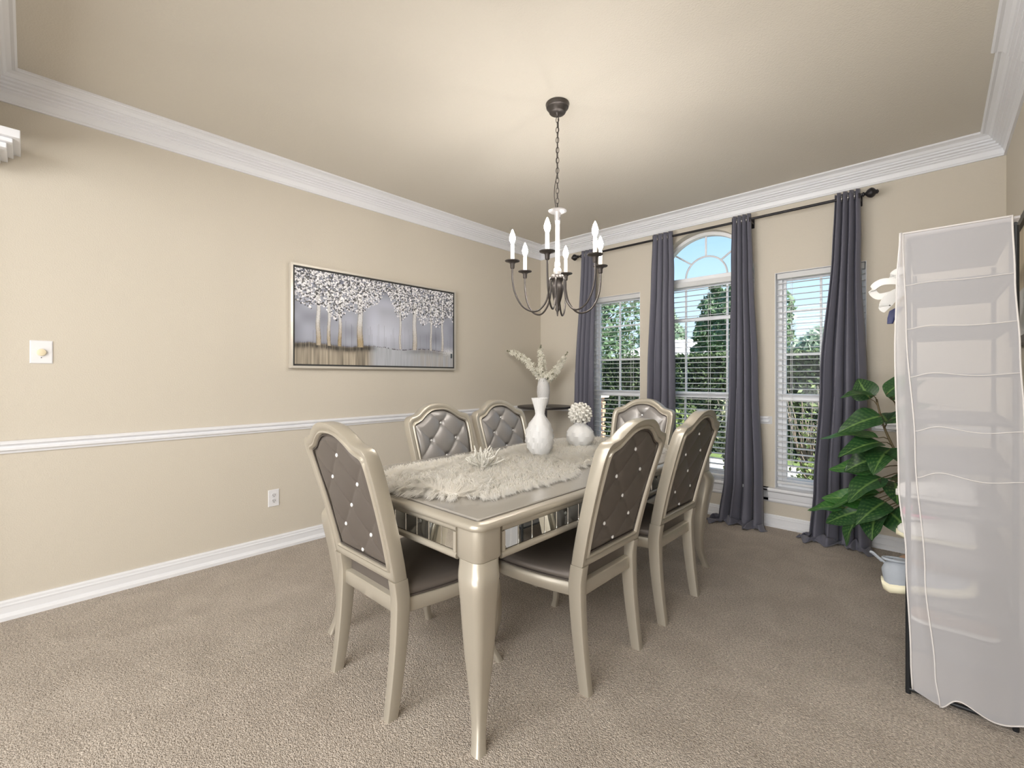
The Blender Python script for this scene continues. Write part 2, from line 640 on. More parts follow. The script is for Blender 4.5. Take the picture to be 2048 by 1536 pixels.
mold('trim_9', RAIL, (WIN[1][1] + 0.02, YB), (WIN[2][0] - 0.02, YB), (0, -1), 1, 1)
mold('trim_10', RAIL, (WIN[2][1] + 0.03, YB), (XR, YB), (0, -1), 1, 1)
mold('trim_11', RAIL, (XR, YB), (XR, 0.95), (-1, 0), 1, 0)
# capital moulding wrapping the pier of the opening
cp = MB()
for k, (e, za, zb) in enumerate(((.130, 2.385, 2.425), (.105, 2.365, 2.385), (.085, 2.340, 2.365), (.06, 2.325, 2.340), (.04, 2.30, 2.325))):
    cp.box(XL + 0.0005, XL + 0.14 + e, YF - 0.14 - e, YF + e, za, zb)
struct(cp.build('trim_12', M_TRIM, smooth=0, bevel=0.003))


# ------------------------------------------------------------------ windows
def window(name, a, b, s, t, arched):
    root = empty(name, ((a + b) / 2, YB + 0.085, s))
    root['kind'] = 'structure'
    w = (b - a) / 2
    h = t - s
    d0, d1 = 0.0, 0.07
    fr = MB()
    fw = 0.035
    fr.box(-w, -w + fw, d0, d1, 0, h)
    fr.box(w - fw, w, d0, d1, 0, h)
    fr.box(-w + fw, w - fw, d0, d1, 0, 0.035)
    fr.box(-w + fw, w - fw, d0, d1, h - (0.03 if not arched else 0.0), h + (0 if not arched else 0.045))
    if arched:
        N = 40
        ri = w - 0.03
        rings = []
        for k in range(N + 1):
            an = PI - PI * k / N
            c, sn = math.cos(an), math.sin(an)
            rings.append([(w * c, d0, h + w * sn), (ri * c, d0, h + ri * sn), (ri * c, d1, h + ri * sn), (w * c, d1, h + w * sn)])
        fr.loft(rings)
    fr.build('window_frame', M_FRAMEW, root, smooth=0, bevel=0.003)
    mz = 1.045 - s
    MB().box(-w + fw, w - fw, d0 + 0.005, d1 - 0.01, mz, mz + 0.055).build('meeting_rail', M_FRAMEW, root, smooth=0, bevel=0.003)
    sw = 0.03
    lo = MB().box(-w + fw, -w + fw + sw, 0.012, 0.045, 0.035, mz).box(w - fw - sw, w - fw, 0.012, 0.045, 0.035, mz).box(-w + fw + sw, w - fw - sw, 0.012, 0.045, 0.035, 0.08)
    lo.build('lower_sash', M_FRAMEW, root, smooth=0, bevel=0.002)
    up = MB().box(-w + fw, -w + fw + 0.022, 0.035, 0.062, mz + 0.055, h - 0.03).box(w - fw - 0.022, w - fw, 0.035, 0.062, mz + 0.055, h - 0.03).box(-w + fw + 0.022, w - fw - 0.022, 0.035, 0.062, h - 0.055, h - 0.03)
    up.build('upper_sash', M_FRAMEW, root, smooth=0, bevel=0.002)
    # muntins
    xs = [0.0] if not arched else [-0.19, 0.19]
    mw = 0.008
    for x in xs:
        MB().box(x - mw, x + mw, 0.04, 0.058, mz + 0.055, h - 0.055).build('muntin', M_FRAMEW, root, smooth=0)
        MB().box(x - mw, x + mw, 0.022, 0.038, 0.08, mz).build('muntin', M_FRAMEW, root, smooth=0)
    for z, k in ((1.425, 0.007), (1.79, 0.018 if arched else 0.007)):
        edges = [-w + fw + 0.022] + [e for x in xs for e in (x - mw, x + mw)] + [w - fw - 0.022]
        mb = MB()
        for e0, e1 in zip(edges[::2], edges[1::2]):
            mb.box(e0, e1, 0.041, 0.057, z - s - k, z - s + k)
        mb.build('muntin', M_FRAMEW, root, smooth=0)
    MB().box(-w + fw + 0.001, w - fw - 0.001, 0.0485, 0.0505, mz + 0.056, h - 0.056).build('glass_pane', M_GLASS, root, smooth=0)
    MB().box(-w + fw + sw + 0.001, w - fw - sw - 0.001, 0.029, 0.031, 0.081, mz - 0.001).build('glass_pane', M_GLASS, root, smooth=0)
    if arched:
        rr = 0.19
        hz = h + 0.045
        arc = [(rr * math.cos(PI - PI * k / 24), 0.045, hz + rr * math.sin(PI - PI * k / 24)) for k in range(25)]
        MB().tube(arc, 0.009, 6).build('muntin', M_FRAMEW, root, smooth=60)
        for an in (45, 90, 135):
            c, sn = math.cos(math.radians(an)), math.sin(math.radians(an))
            r1 = w - 0.045 if an != 90 else w - 0.03
            MB().tube([(rr * c, 0.045, hz + rr * sn), (r1 * c, 0.045, h + r1 * sn)], 0.009, 6).build('muntin', M_FRAMEW, root, smooth=60)
        N = 32
        poly = [((w - 0.031) * math.cos(PI * k / N), h + (w - 0.031) * math.sin(PI * k / N)) for k in range(N + 1)]
        poly = [(x, max(z, h + 0.046)) for x, z in poly]
        MB().prism(poly, 0.0485, 0.0505).build('glass_pane', M_GLASS, root, smooth=0)
    # sill inside the recess, stool and apron on the wall
    yo = -(0.085)
    MB().box(-w, w, yo, 0.0, -0.012, 0.012).build('window_sill', M_TRIM, root, smooth=0, bevel=0.002)
    q = 0.11
    st = [(0, 0.012), (-0.045, 0.012), (-0.05, 0.004), (-0.05, -0.008), (-0.04, -0.016), (-0.03, -0.022), (-0.026, -0.05), (-0.022, -0.07), (-0.016, -0.075), (-0.016, -0.095), (-0.006, -0.108), (0, -0.108)]
    MB().loft([[(-w - q, yo + p, z) for p, z in st], [(w + q, yo + p, z) for p, z in st]]).build('apron', M_TRIM, root, smooth=0)
    return root


for k, (a, b, s, t) in enumerate(WIN):
    window('window_%d' % (k + 1), a, b, s, t, k == 1)
# white returns lining the window recesses
for k, (a, b, s, t) in enumerate(WIN):
    mb = MB().box(a, a + 0.004, YB + 0.002, YB + 0.084, s + 0.012, t).box(b - 0.004, b, YB + 0.002, YB + 0.084, s + 0.012, t)
    if k != 1:
        mb.box(a + 0.004, b - 0.004, YB + 0.002, YB + 0.084, t - 0.004, t)
    struct(mb.build('trim_%d' % (13 + k), M_TRIM, smooth=0))


# blinds
def blind(a, b, s, t, label):
    w = (b - a) / 2 - 0.012
    root = thing('window_blind', label, 'blind', ((a + b) / 2, YB + 0.045, s), 0, 'white horizontal blinds in the three windows')
    h = t - s
    MB().box(-w, w, -0.028, 0.028, h - 0.05, h - 0.006).build('head_rail', M_BLIND, root, smooth=0, bevel=0.003)
    sp = 0.0485
    n = int((h - 0.05 - 0.05) / sp)
    prof = []
    for k in range(7):
        u = -1 + 2 * k / 6
        prof.append((u * 0.0235, 0.003 * (1 - u * u)))
    ring = [(y, z) for y, z in prof] + [(y, z - 0.0028) for y, z in reversed(prof)]
    me = MB().loft([[(-w, y, z) for y, z in ring], [(w, y, z) for y, z in ring]]).mesh('slat', 30)
    me.materials.append(M_BLIND)
    for i in range(n):
        share('slat', me, root, (0, 0, h - 0.085 - i * sp), (math.radians(4), 0, 0))
    zb = h - 0.085 - n * sp
    MB().box(-w, w, -0.022, 0.022, zb - 0.008, zb + 0.012).build('bottom_rail', M_BLIND, root, smooth=0, bevel=0.003)
    xs = (-w + 0.10, w - 0.10) if w < 0.35 else (-w + 0.12, 0.06, w - 0.12)
    for x in xs:
        c = MB().box(x - 0.0015, x + 0.0015, -0.0265, -0.0255, zb, h - 0.05).box(x - 0.0015, x + 0.0015, 0.0255, 0.0265, zb, h - 0.05)
        c.build('ladder_cord', M_BLIND, root, smooth=0)
    return root


for (a, b, s, t), lb in zip(WIN, ('white horizontal blind in the narrow window nearest the flower vase', 'white horizontal blind below the arch of the wide middle window', 'white horizontal blind in the narrow window beside the leafy plant')):
    blind(a, b, s, t, lb)

# ------------------------------------------------------------------ curtain rod and curtains
RODY, RODZ = YB - 0.10, 2.562
rod = thing('curtain_rod', 'long thin black iron curtain rod with turned end finials above the windows', 'curtain rod', (-1.6, RODY, RODZ))
x0r, x1r = -2.86 + 1.6, -0.385 + 1.6
MB().tube([(x0r, 0, 0), (x1r, 0, 0)], 0.0105, 14).build('rod', M_ROD, rod, smooth=50)
fin = [(0.010, 0), (0.016, .004), (0.016, .010), (0.010, .014), (0.012, .02), (0.026, .03), (0.034, .045), (0.036, .055), (0.030, .066), (0.018, .076), (0.014, .08), (0.016, .086), (0.006, .094)]
for sx, x in ((1, x1r), (-1, x0r)):
    mb = MB()
    rings = [[(x + sx * z, r * math.cos(2 * PI * j / 18), r * math.sin(2 * PI * j / 18)) for j in range(18)] for r, z in fin]
    mb.loft(rings).build('finial', M_ROD, rod, smooth=50)
for x in (-2.815 + 1.6, -1.135 + 1.6, -0.405 + 1.6):
    br = MB().box(x - 0.008, x + 0.008, -0.004, 0.098, -0.026, -0.0105).box(x - 0.012, x + 0.012, 0.092, 0.0995, -0.055, 0.035).box(x - 0.008, x + 0.008, -0.018, -0.0108, -0.026, 0.012)
    br.build('bracket', M_ROD, rod, smooth=0, bevel=0.002)


def curtain(label, tab_c, tab_w, seed, folds, puddle):
    """tab_c, tab_w: centre x and half width against height."""
    rnd = random.Random(seed)
    zt = RODZ + 0.045
    ph = [rnd.uniform(-0.25, 0.25) for _ in range(20)]
    root = thing('curtain', label, 'curtain', (tab_c[-1][1], RODY, 0), 0, 'slate grey grommet curtains on the black rod')
    cx0 = tab_c[-1][1]
    nu, nv = folds * 14, 90

    def P(u, v):
        if v < 0.86 or not puddle:
            z = zt * (1 - v / (0.86 if puddle else 1.0)) + (0.012 if puddle else 0.006) * (v / (0.86 if puddle else 1.0))
            zz = max(z, 0.0)
            q = 0.0
        else:
            zz = 0.012
            q = (v - 0.86) / 0.14
        c = interp(tab_c, zz)
        w = interp(tab_w, zz)
        amp = 0.026 + 0.034 * (1 - zz / zt)
        p = u * folds * 2 * PI + 0.8 * math.sin(3.1 * u + ph[1]) * (1 - zz / zt) + ph[int(u * 7.99)] * 0
        depth = math.sin(p) * amp + 0.012 * math.sin(2.3 * p + ph[2] * 9 + zz * 1.4) * (1 - zz / zt)
        x = c + (2 * u - 1) * w + 0.012 * math.cos(2 * p) * (w / 0.12)
        y = depth
        low = max(0.0, 1 - zz / 0.35)
        y -= low * 0.03
        z = zz
        if q > 0:
            spread = 0.5 + 0.5 * math.sin(2 * PI * u * 1.7 + ph[3] * 8)
            x = c + (2 * u - 1) * (w + q * puddle * 0.55) + 0.02 * q * math.sin(9 * u + 3)
            y = depth * (1 - 0.3 * q) - 0.03 - q * puddle * (0.45 + 0.55 * spread)
            z = 0.012 + 0.035 * math.sin(PI * min(q * 1.15, 1.0)) * (0.6 + 0.6 * math.sin(13 * u + ph[4] * 20 + 4 * q)) + 0.012 * math.sin(31 * u + 6 * q)
            z = max(z, 0.006)
        return (x - cx0, y, z)

    o = MB().grid(P, nu, nv).build('curtain_cloth', M_CURTAIN, root, smooth=180)
    sol = o.modifiers.new('thick', 'SOLIDIFY')
    sol.thickness = 0.003
    # grommets where the cloth crosses the rod
    me = None
    for k in range(folds * 2 - 1):
        u = (k + 1) / (folds * 2)
        x, y, _ = P(u, 0.02)
        ring = [(0, 0.021 * math.cos(2 * PI * j / 20), 0.021 * math.sin(2 * PI * j / 20)) for j in range(20)]
        if me is None:
            me = MB().tube(ring, 0.0035, 6, loop=True).mesh('grommet', 60)
            me.materials.append(M_PEWTER)
        share('grommet', me, root, (x, 0, RODZ), (0, 0, math.radians(12 if k % 2 else -12)))
    return root


curtain('slate curtain panel hanging behind the black round table, hem hidden by the chairs', [(0, -2.80), (1.2, -2.79), (2.6, -2.735)], [(0, .135), (1.2, .12), (2.2, .10), (2.6, .095)], 1, 4, 0)
curtain('slate curtain panel at the left edge of the arched window, behind the head chair', [(0, -1.935), (1.2, -1.925), (2.6, -1.905)], [(0, .17), (1.2, .14), (2.2, .115), (2.6, .10)], 2, 4, 0)
curtain('slate curtain panel right of the arched window, its hem puddled beside the far table leg', [(0, -1.215), (0.4, -1.20), (1.2, -1.195), (2.6, -1.205)], [(0, .175), (0.4, .15), (1.2, .115), (2.2, .085), (2.6, .075)], 3, 4, 0.13)
curtain('slate curtain panel at the right end of the rod, hem puddled behind the leafy plant', [(0, -0.535), (0.4, -0.53), (1.2, -0.51), (2.6, -0.478)], [(0, .185), (0.4, .165), (1.2, .14), (2.2, .085), (2.6, .075)], 4, 4, 0.12)

# ------------------------------------------------------------------ dining table
TX0, TX1, TY0, TY1 = -2.18, -1.06, 0.975, 3.075
TCX, TCY = (TX0 + TX1) / 2, (TY0 + TY1) / 2
tb = thing('dining_table', 'long champagne silver dining table with mirror tiled apron and curved legs', 'table', (TCX, TCY, 0))
hx, hy = (TX1 - TX0) / 2, (TY1 - TY0) / 2


def rr_ring(hx, hy, z, r, n=6):
    out = []
    for qx, qy, a0 in ((1, 1, 0), (-1, 1, 90), (-1, -1, 180), (1, -1, 270)):
        for k in range(n + 1):
            a = math.radians(a0 + 90 * k / n)
            out.append((qx * (hx - r) + r * math.cos(a), qy * (hy - r) + r * math.sin(a), z))
    return out


# rim, groove and centre panel of the top
prof = [(-.06, .735), (-.012, .735), (-.004, .738), (0, .746), (0, .752), (-.004, .759), (-.010, .762), (-.022, .7655), (-.030, .7655), (-.034, .7625)]
MB().loft([rr_ring(hx + p, hy + p, z, .045 + p if p > -.03 else .016) for p, z in prof]).build('tabletop_rim', M_SILVER, tb, smooth=50)
MB().loft([rr_ring(hx - .034, hy - .034, .7605, .013), rr_ring(hx - .034, hy - .034, .7630, .013)]).build('tabletop_groove', M_GROOVE, tb, smooth=30)
MB().loft([rr_ring(hx - .0385, hy - .0385, .7628, .012), rr_ring(hx - .0385, hy - .0385, .7665, .012), rr_ring(hx - .043, hy - .043, .7695, .010)]).build('tabletop', M_TOP, tb, smooth=0)

# legs
LEGO = [(0.0, .050), (.03, .038), (.09, .015), (.18, .0), (.30, .002), (.42, .015), (.52, .033), (.575, .036), (.605, .022), (.63, .004)]
LEGW = [(0.0, .0225), (.03, .0205), (.10, .0235), (.20, .033), (.30, .0425), (.42, .0495), (.50, .053), (.56, .057), (.59, .058), (.615, .056), (.63, .056)]


def leg_mesh():
    rings = []
    for k in range(41):
        z = .63 * k / 40
        o_ = interps(LEGO, z) * 0.7071
        w = interps(LEGW, z)
        rings.append(cube_ring(o_, -o_, z, w, w, 0.55, 4))
    return MB().loft(rings)


bx, by = hx - .075, hy - .075
lm = leg_mesh().mesh('table_leg', 50)
lm.materials.append(M_SILVER)
bm_ = MB().loft([cube_ring(0, 0, .6305, .058, .058, .5, 5), cube_ring(0, 0, .6345, .061, .061, .5, 5), cube_ring(0, 0, .7345, .061, .061, .5, 5)]).mesh('corner_block', 50)
bm_.materials.append(M_SILVER)
for sx, sy, rz in ((1, -1, 0), (1, 1, PI / 2), (-1, 1, PI), (-1, -1, -PI / 2)):
    l = share('leg', lm, tb, (sx * bx, sy * by, 0), (0, 0, rz))
    share('corner_block', bm_, l)


# aprons with mirror tiles
def apron(length, name):
    """front faces -y in local coordinates, centred; returns mesh builders"""
    hl = length / 2
    mb = MB()
    # top and bottom rounded rails
    for zc in (.7225, .6275):
        ring = [(0.014 * math.cos(2 * PI * j / 12) * 0.8, .0125 * math.sin(2 * PI * j / 12)) for j in range(12)]
        mb.loft([[(-hl, y - 0.002, zc + z) for y, z in ring], [(hl, y - 0.002, zc + z) for y, z in ring]])
    for sx in (-1, 1):
        mb.box(sx * hl - (0.014 if sx > 0 else 0), sx * hl + (0.014 if sx < 0 else 0), -.012, .010, .64, .71)
    mb.box(-hl, hl, .006, .022, .618, .733)
    return mb


def build_apron(length, loc, rz):
    fr = apron(length, 'apron')
    a = fr.build('apron', M_SILVER, tb, smooth=50)
    a.location = loc
    a.rotation_euler = (0, 0, rz)
    usable = length - 0.034
    n = max(1, round(usable / .0735))
    tw = usable / n
    me = MB().loft([[(-tw / 2 + .0018, .001, .641), (tw / 2 - .0018, .001, .641), (tw / 2 - .0018, .001, .709), (-tw / 2 + .0018, .001, .709)],
                    [(-tw / 2 + .003, -.0015, .643), (tw / 2 - .003, -.0015, .643), (tw / 2 - .003, -.0015, .707), (-tw / 2 + .003, -.0015, .707)]]).mesh('mirror_tile', 0)
    me.materials.append(M_MIRROR)
    for i in range(n):
        share('mirror_tile', me, a, (-usable / 2 + tw * (i + .5), 0, 0))
    MB().box(-usable / 2 - .002, usable / 2 + .002, .0012, .0055, .639, .711).build('tile_backing', M_GROOVE, a, smooth=0)


la, lb = 2 * by - .122, 2 * bx - .122
off = .040
build_apron(lb, (0, -by - off, 0), 0)
build_apron(lb, (0, by + off, 0), PI)
build_apron(la, (bx + off, 0, 0), PI / 2)
build_apron(la, (-bx - off, 0, 0), -PI / 2)


# ------------------------------------------------------------------ dining chairs
def yb(z):
    if z < .42:
        return -.042 * (1 - z / .42) ** 1.7
    return -.172 * max(0, (z - .42) / .65) ** 1.3


CH_O = [(0, .494), (.205, .494), (.2275, .496), (.238, .70), (.2485, .87), (.2505, .935), (.245, .972), (.226, .993), (.197, 1.000), (.165, 1.010), (.127, 1.037), (.083, 1.060), (.040, 1.070), (0, 1.072)]
CH_I = [(0, .538), (.165, .538), (.186, .540), (.196, .70), (.2045, .87), (.2055, .925), (.201, .944), (.190, .951), (.169, .958), (.143, .971), (.111, .995), (.072, 1.016), (.036, 1.025), (0, 1.027)]


def half_curve(pts, sub=3):
    # straight bottom, sharp corner at index 2, smooth above
    low = [Vector(p) for p in pts[:3]]
    up = catmull([Vector((*p, 0)) for p in pts[2:]], sub)
    return [low[0], low[1]] + [Vector((p.x, p.y)) for p in up]


def ring_outline(pts):
    h_ = half_curve(pts)
    right = h_
    left = [Vector((-p.x, p.y)) for p in reversed(h_[1:-1])]
    return right + left


RO, RI = ring_outline(CH_O), ring_outline(CH_I)


def back_frame_mesh():
    prof = [(0, -.022), (0, .022), (.05, .0265), (.30, .0275), (.56, .024), (.64, .020), (.72, .028), (.86, .030), (.95, .025), (1.0, .016), (1.0, -.016), (.95, -.025), (.86, -.030), (.72, -.028), (.64, -.020), (.56, -.024), (.30, -.0275), (.05, -.0265)]
    rings = []
    for o_, i_ in zip(RO, RI):
        ring = []
        for a, off_ in prof:
            p = o_.lerp(i_, a)
            ring.append((p.x, yb(p.y) + off_, p.y))
        rings.append(ring)
    return MB().loft(rings, loop=True)


IT = sorted([(p.x, p.y) for p in RI if p.y > .93 and p.x >= -1e-6])


def ztop(x):
    x = abs(x)
    best = IT[0][1]
    for (a, za), (b, zb) in zip(IT, IT[1:]):
        if a <= x <= b:
            return za + (zb - za) * (x - a) / max(b - a, 1e-6)
    return IT[-1][1]


TA, TB, TZ = .098, .100, .945


def tuft(x, z, P, rb):
    u = (x / TA + (z - TZ) / TB) / 2
    v = (x / TA - (z - TZ) / TB) / 2
    du, dv = abs(u - round(u)), abs(v - round(v))
    base = P * (math.sin(PI * du) * math.sin(PI * dv)) ** 0.38
    return base


BUT = [(0, TZ), (-TA, TZ - TB), (TA, TZ - TB), (0, TZ - 2 * TB), (-TA, TZ - 3 * TB), (TA, TZ - 3 * TB), (0, TZ - 3.85 * TB)]


def pad(side, P):
    """side +1: front face, -1: rear face"""
    def fn(i, j):
        s = -1 + 2 * i
        xw = .186 + (.2055 - .186) * min(1, j * 1.1)
        x = s * xw
        zb_ = .540
        zt_ = ztop(x * .985)
        z = zb_ + (zt_ - zb_) * j
        edge = min(1.0, (1 - abs(s)) * xw / .03, (z - zb_) / .03, (zt_ - z) / .03)
        edge = max(edge, 0) ** .5
        h_ = tuft(x, z, P, 0)
        for bx_, bz in BUT:
            d = math.hypot(x - bx_, z - bz)
            h_ -= P * .8 * math.exp(-(d / .016) ** 2)
        y = yb(z) + side * (.006 + edge * (.010 + h_))
        return (x, y, z)
    return MB().grid(fn, 72, 84)


def seat_outline(inset=0.0, n=10):
    pts = []
    # rear-right going clockwise: rear edge, left side, front, right side (bowed)
    rw, fw_, dp = .205, .256, .49
    P4 = [(rw, -.005), (fw_, dp - .03), (-fw_, dp - .03), (-rw, -.005)]
    out = []
    segs = [((rw, -.005), (fw_, dp - .04), .020), ((fw_ - .03, dp - .01), (-fw_ + .03, dp - .01), .018), ((-fw_, dp - .04), (-rw, -.005), .020), ((-rw + .01, -.015), (rw - .01, -.015), 0)]
    for (ax, ay), (bx_, by_), bow in segs:
        dx, dy = bx_ - ax, by_ - ay
        L = math.hypot(dx, dy)
        nx, ny = dy / L, -dx / L
        for k in range(n + 1):
            t = k / n
            b = bow * math.sin(PI * t)
            out.append(Vector((ax + dx * t + nx * b, ay + dy * t + ny * b)))
    c = Vector((0, dp / 2))
    if inset:
        res = []
        for p in out:
            d = p - c
            res.append(c + d * (1 - inset / max(d.length, .01)))
        out = res
    return out


def chair_proto():
    root = empty('dining_chair')
    bf = back_frame_mesh().build('back_frame', M_SILVER, root, smooth=50)
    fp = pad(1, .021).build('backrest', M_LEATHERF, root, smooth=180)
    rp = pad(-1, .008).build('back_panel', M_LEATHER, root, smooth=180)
    rb = MB().ball((0, 0, 0), .0085, 12, 8, (1, .6, 1)).mesh('button', 180)
    rb.materials.append(M_CRYSTAL)
    for bx_, bz in BUT:
        share('button', rb, fp, (bx_, yb(bz) + .012, bz))
        share('button', rb, rp, (bx_, yb(bz) - .0135, bz))
    # dark piping line round both pads
    for sd, par in ((1, fp), (-1, rp)):
        path = [(p.x * .985, yb(p.y) + sd * .017, .783 + (p.y - .783) * .985) for p in RI]
        MB().tube(path, .0028, 6, loop=True).build('piping', M_PIPE, par, smooth=180)
    # rear legs
    for sx in (-1, 1):
        rings = []
        for k in range(29):
            z = .4955 * k / 28
            cx_ = sx * (.2065 + .001 * z)
            hd = .022 + .008 * min(1, z / .40)
            hw = .0175 + .0045 * min(1, z / .40)
            rings.append(cube_ring(cx_, yb(z), z, hw, hd, .2, 2))
        MB().loft(rings).build('leg', M_SILVER, root, smooth=50)
    # front legs (cabriole)
    FO = [(0, .030), (.02, .022), (.06, .004), (.14, -.010), (.24, -.004), (.31, .008), (.36, .006), (.3695, .004)]
    FW = [(0, .017), (.03, .014), (.10, .0155), (.22, .021), (.31, .027), (.3695, .027)]
    for sx in (-1, 1):
        rings = []
        for k in range(31):
            z = .3585 * k / 30
            o_ = interps(FO, z)
            w = interps(FW, z)
            rings.append(cube_ring(sx * (.232 + o_ * .7), .442 + o_ * .9, z, w, w, .5, 3))
        MB().loft(rings).build('leg', M_SILVER, root, smooth=50)
    # seat frame
    so = seat_outline(0)
    si = seat_outline(.006)
    MB().loft([[(p.x, p.y, z) for p in o_] for o_, z in ((si, .360), (so, .365), (so, .412), (si, .418))]).build('seat_frame', M_SILVER, root, smooth=50)
    levels = [(.004, .4185), (.0, .425), (-.002, .437), (.004, .452), (.02, .463), (.05, .472), (.10, .478), (.16, .481), (.21, .482)]
    rings = []
    for ins, z in levels:
        rings.append([(p.x, max(p.y, .012), z) for p in seat_outline(ins + .004)])
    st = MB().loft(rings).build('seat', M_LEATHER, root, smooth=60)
    pp = [(p.x, max(p.y, .016), .4225) for p in seat_outline(.001)]
    # drop doubled points
    q = [pp[0]]
    for p in pp[1:]:
        if math.dist(p, q[-1]) > .003:
            q.append(p)
    MB().tube(q, .0032, 6, loop=True).build('piping', M_PIPE, st, smooth=180)
    return root


chairs = [
    ('silver dining chair at the near end of the table, back turned to the viewer', (-1.65, .94), 0),
    ('silver dining chair on the window side nearest the viewer, brown back showing seven crystal buttons', (-1.04, 1.70), PI / 2),
    ('silver dining chair on the window side farther from the viewer, seen from behind', (-1.04, 2.385), PI / 2),
    ('silver dining chair at the far end of the table, in front of the windows', (-1.655, 3.125), PI),
    ('silver dining chair on the wall side farther from the viewer, nearest the round black table', (-2.20, 2.36), -PI / 2),
    ('silver dining chair on the wall side, left one of the two facing the viewer', (-2.20, 1.81), -PI / 2),
]
proto = chair_proto()
for k, (lb_, (x, y), rz) in enumerate(chairs):
    c = proto if k == 0 else copy_tree(proto)
    c.location = (x, y, 0)
    c.rotation_euler = (0, 0, rz)
    tag(c, lb_, 'chair', 'tufted dining chairs around the table')

# ------------------------------------------------------------------ fur runner
rng = np.random.default_rng(5)
FX0, FX1, FY0, FY1 = -1.99, -1.27, 1.04, 2.93
TT = .7695


def fur_inside(x, y):
    """lobed sheepskin outline"""
    t = (y - FY0) / (FY1 - FY0)
    if t < 0 or t > 1:
        return -1
    c = -1.635 + .02 * math.sin(7 * t)
    w = .345 - .055 * abs(math.cos(PI * t * 2.0)) ** 6 * (1 if .1 < t < .9 else 0) + .012 * math.sin(23 * t)
    e = min(t, 1 - t)
    if e < .12:
        w *= math.sqrt(max(0, 1 - ((.12 - e) / .12) ** 2)) * .75 + .25 * (e / .12)
    return 1 - abs(x - c) / max(w, 1e-3)


run = thing('fur_runner', 'white long haired faux fur runner lying along the dining table', 'table runner', (TCX, TCY, TT))
# backing hide
ny = 60
mbk = MB()
rings = []
for j in range(ny + 1):
    t = j / ny
    y = FY0 + (FY1 - FY0) * (.004 + .992 * t)
    c = -1.635 + .02 * math.sin(7 * t)
    w = 0
    for s_ in np.linspace(0, .5, 120):
        if fur_inside(c + s_, y) > 0:
            w = s_
    w = max(w, .03) - .012
    rings.append([(c - w - TCX, y - TCY, .001), (c + w - TCX, y - TCY, .001), (c + w * .93 - TCX, y - TCY, .005), (c - TCX, y - TCY, .007), (c - w * .93 - TCX, y - TCY, .005)])
mbk.loft(rings).build('hide_backing', mat('fur_hide', (0.93, 0.91, 0.86), .9), run, smooth=40)


def flow(x, y):
    a = 2.2 * math.sin(2.6 * x + 1.3 * y) + 1.4 * math.sin(5.1 * y - 3 * x + 1) + .9 * math.sin(11 * x + 7 * y)
    return a


def fur_locks(n_locks, per):
    """locks of hair: strands rooted round a centre and drawn together at a shared tip"""
    V, F, Cl = [], [], []
    k = 0
    while k < n_locks:
        x = rng.uniform(FX0 - .06, FX1 + .06)
        y = rng.uniform(FY0, FY1)
        ins = fur_inside(x, y)
        if ins <= 0:
            continue
        k += 1
        a = flow(x, y) + rng.normal(0, .30)
        dx, dy = math.cos(a), math.sin(a)
        ox = x + 1.635
        edge = max(0, 1 - ins * 3.0)
        dx += edge * (1.8 if ox > 0 else -1.8)
        t = (y - FY0) / (FY1 - FY0)
        if t < .06:
            dy -= 2.0
        if t > .94:
            dy += 2.0
        L = math.hypot(dx, dy)
        dx, dy = dx / L, dy / L
        ln = rng.uniform(.055, .095)
        hg = rng.uniform(.010, .026) * (1 - .45 * edge)
        cx, cy = x - TCX, y - TCY
        tip = np.array([cx + dx * ln, cy + dy * ln, max(.003, hg * rng.uniform(.3, .9) - .012 * edge)])
        shade = rng.uniform(.0, 1.0)
        for _ in range(per):
            r_, q = .016 * math.sqrt(rng.random()), rng.uniform(0, 2 * PI)
            p0 = np.array([cx + r_ * math.cos(q), cy + r_ * math.sin(q), .004])
            tp_ = tip + rng.normal(0, .0075, 3)
            tp_[2] = max(tp_[2], .003)
            md = p0 * .45 + tp_ * .55 + np.array([0, 0, hg * .8 + rng.normal(0, .004)])
            wd = rng.uniform(.0006, .0010)
            px, py = -dy * wd, dx * wd
            b_ = len(V)
            V += [(p0[0] - px, p0[1] - py, p0[2]), (p0[0] + px, p0[1] + py, p0[2]), (md[0] - px, md[1] - py, md[2]), (md[0] + px, md[1] + py, md[2]), tuple(tp_)]
            F += [(b_, b_ + 1, b_ + 3, b_ + 2), (b_ + 2, b_ + 3, b_ + 4)]
            rt = (.94, .91, .86, 1)
            m_ = (.97 - .03 * shade, .96 - .05 * shade, .93 - .09 * shade, 1)
            Cl += [rt, rt, m_, m_, (.99, .985, .975, 1)]
    return V, F, Cl


vs_, fs_, cl_ = fur_locks(8200, 20)
me = bpy.data.meshes.new('fur_pile')
me.from_pydata(vs_, [], fs_)
me.shade_smooth()
at_ = me.attributes.new('paint', 'FLOAT_COLOR', 'POINT')
at_.data.foreach_set('color', np.array(cl_, np.float32).ravel())
_fm = vcol_mat('white_fur', .6)
_nt = _fm.node_tree
_tr = _nt.nodes.new('ShaderNodeBsdfTranslucent')
_mx = _nt.nodes.new('ShaderNodeMixShader')
_mx.inputs[0].default_value = .38
_nt.links.new(_nt.nodes['Attribute'].outputs['Color'], _tr.inputs['Color'])
_nt.links.new(_nt.nodes['Principled BSDF'].outputs[0], _mx.inputs[1])
_nt.links.new(_tr.outputs[0], _mx.inputs[2])
_nt.links.new(_mx.outputs[0], _nt.nodes['Material Output'].inputs['Surface'])
me.materials.append(_fm)
fo = bpy.data.objects.new('fur_pile', me)
COL.objects.link(fo)
fo.parent = run
fo['kind'] = 'stuff'
RT = TT + .022   # height on which the ornaments stand

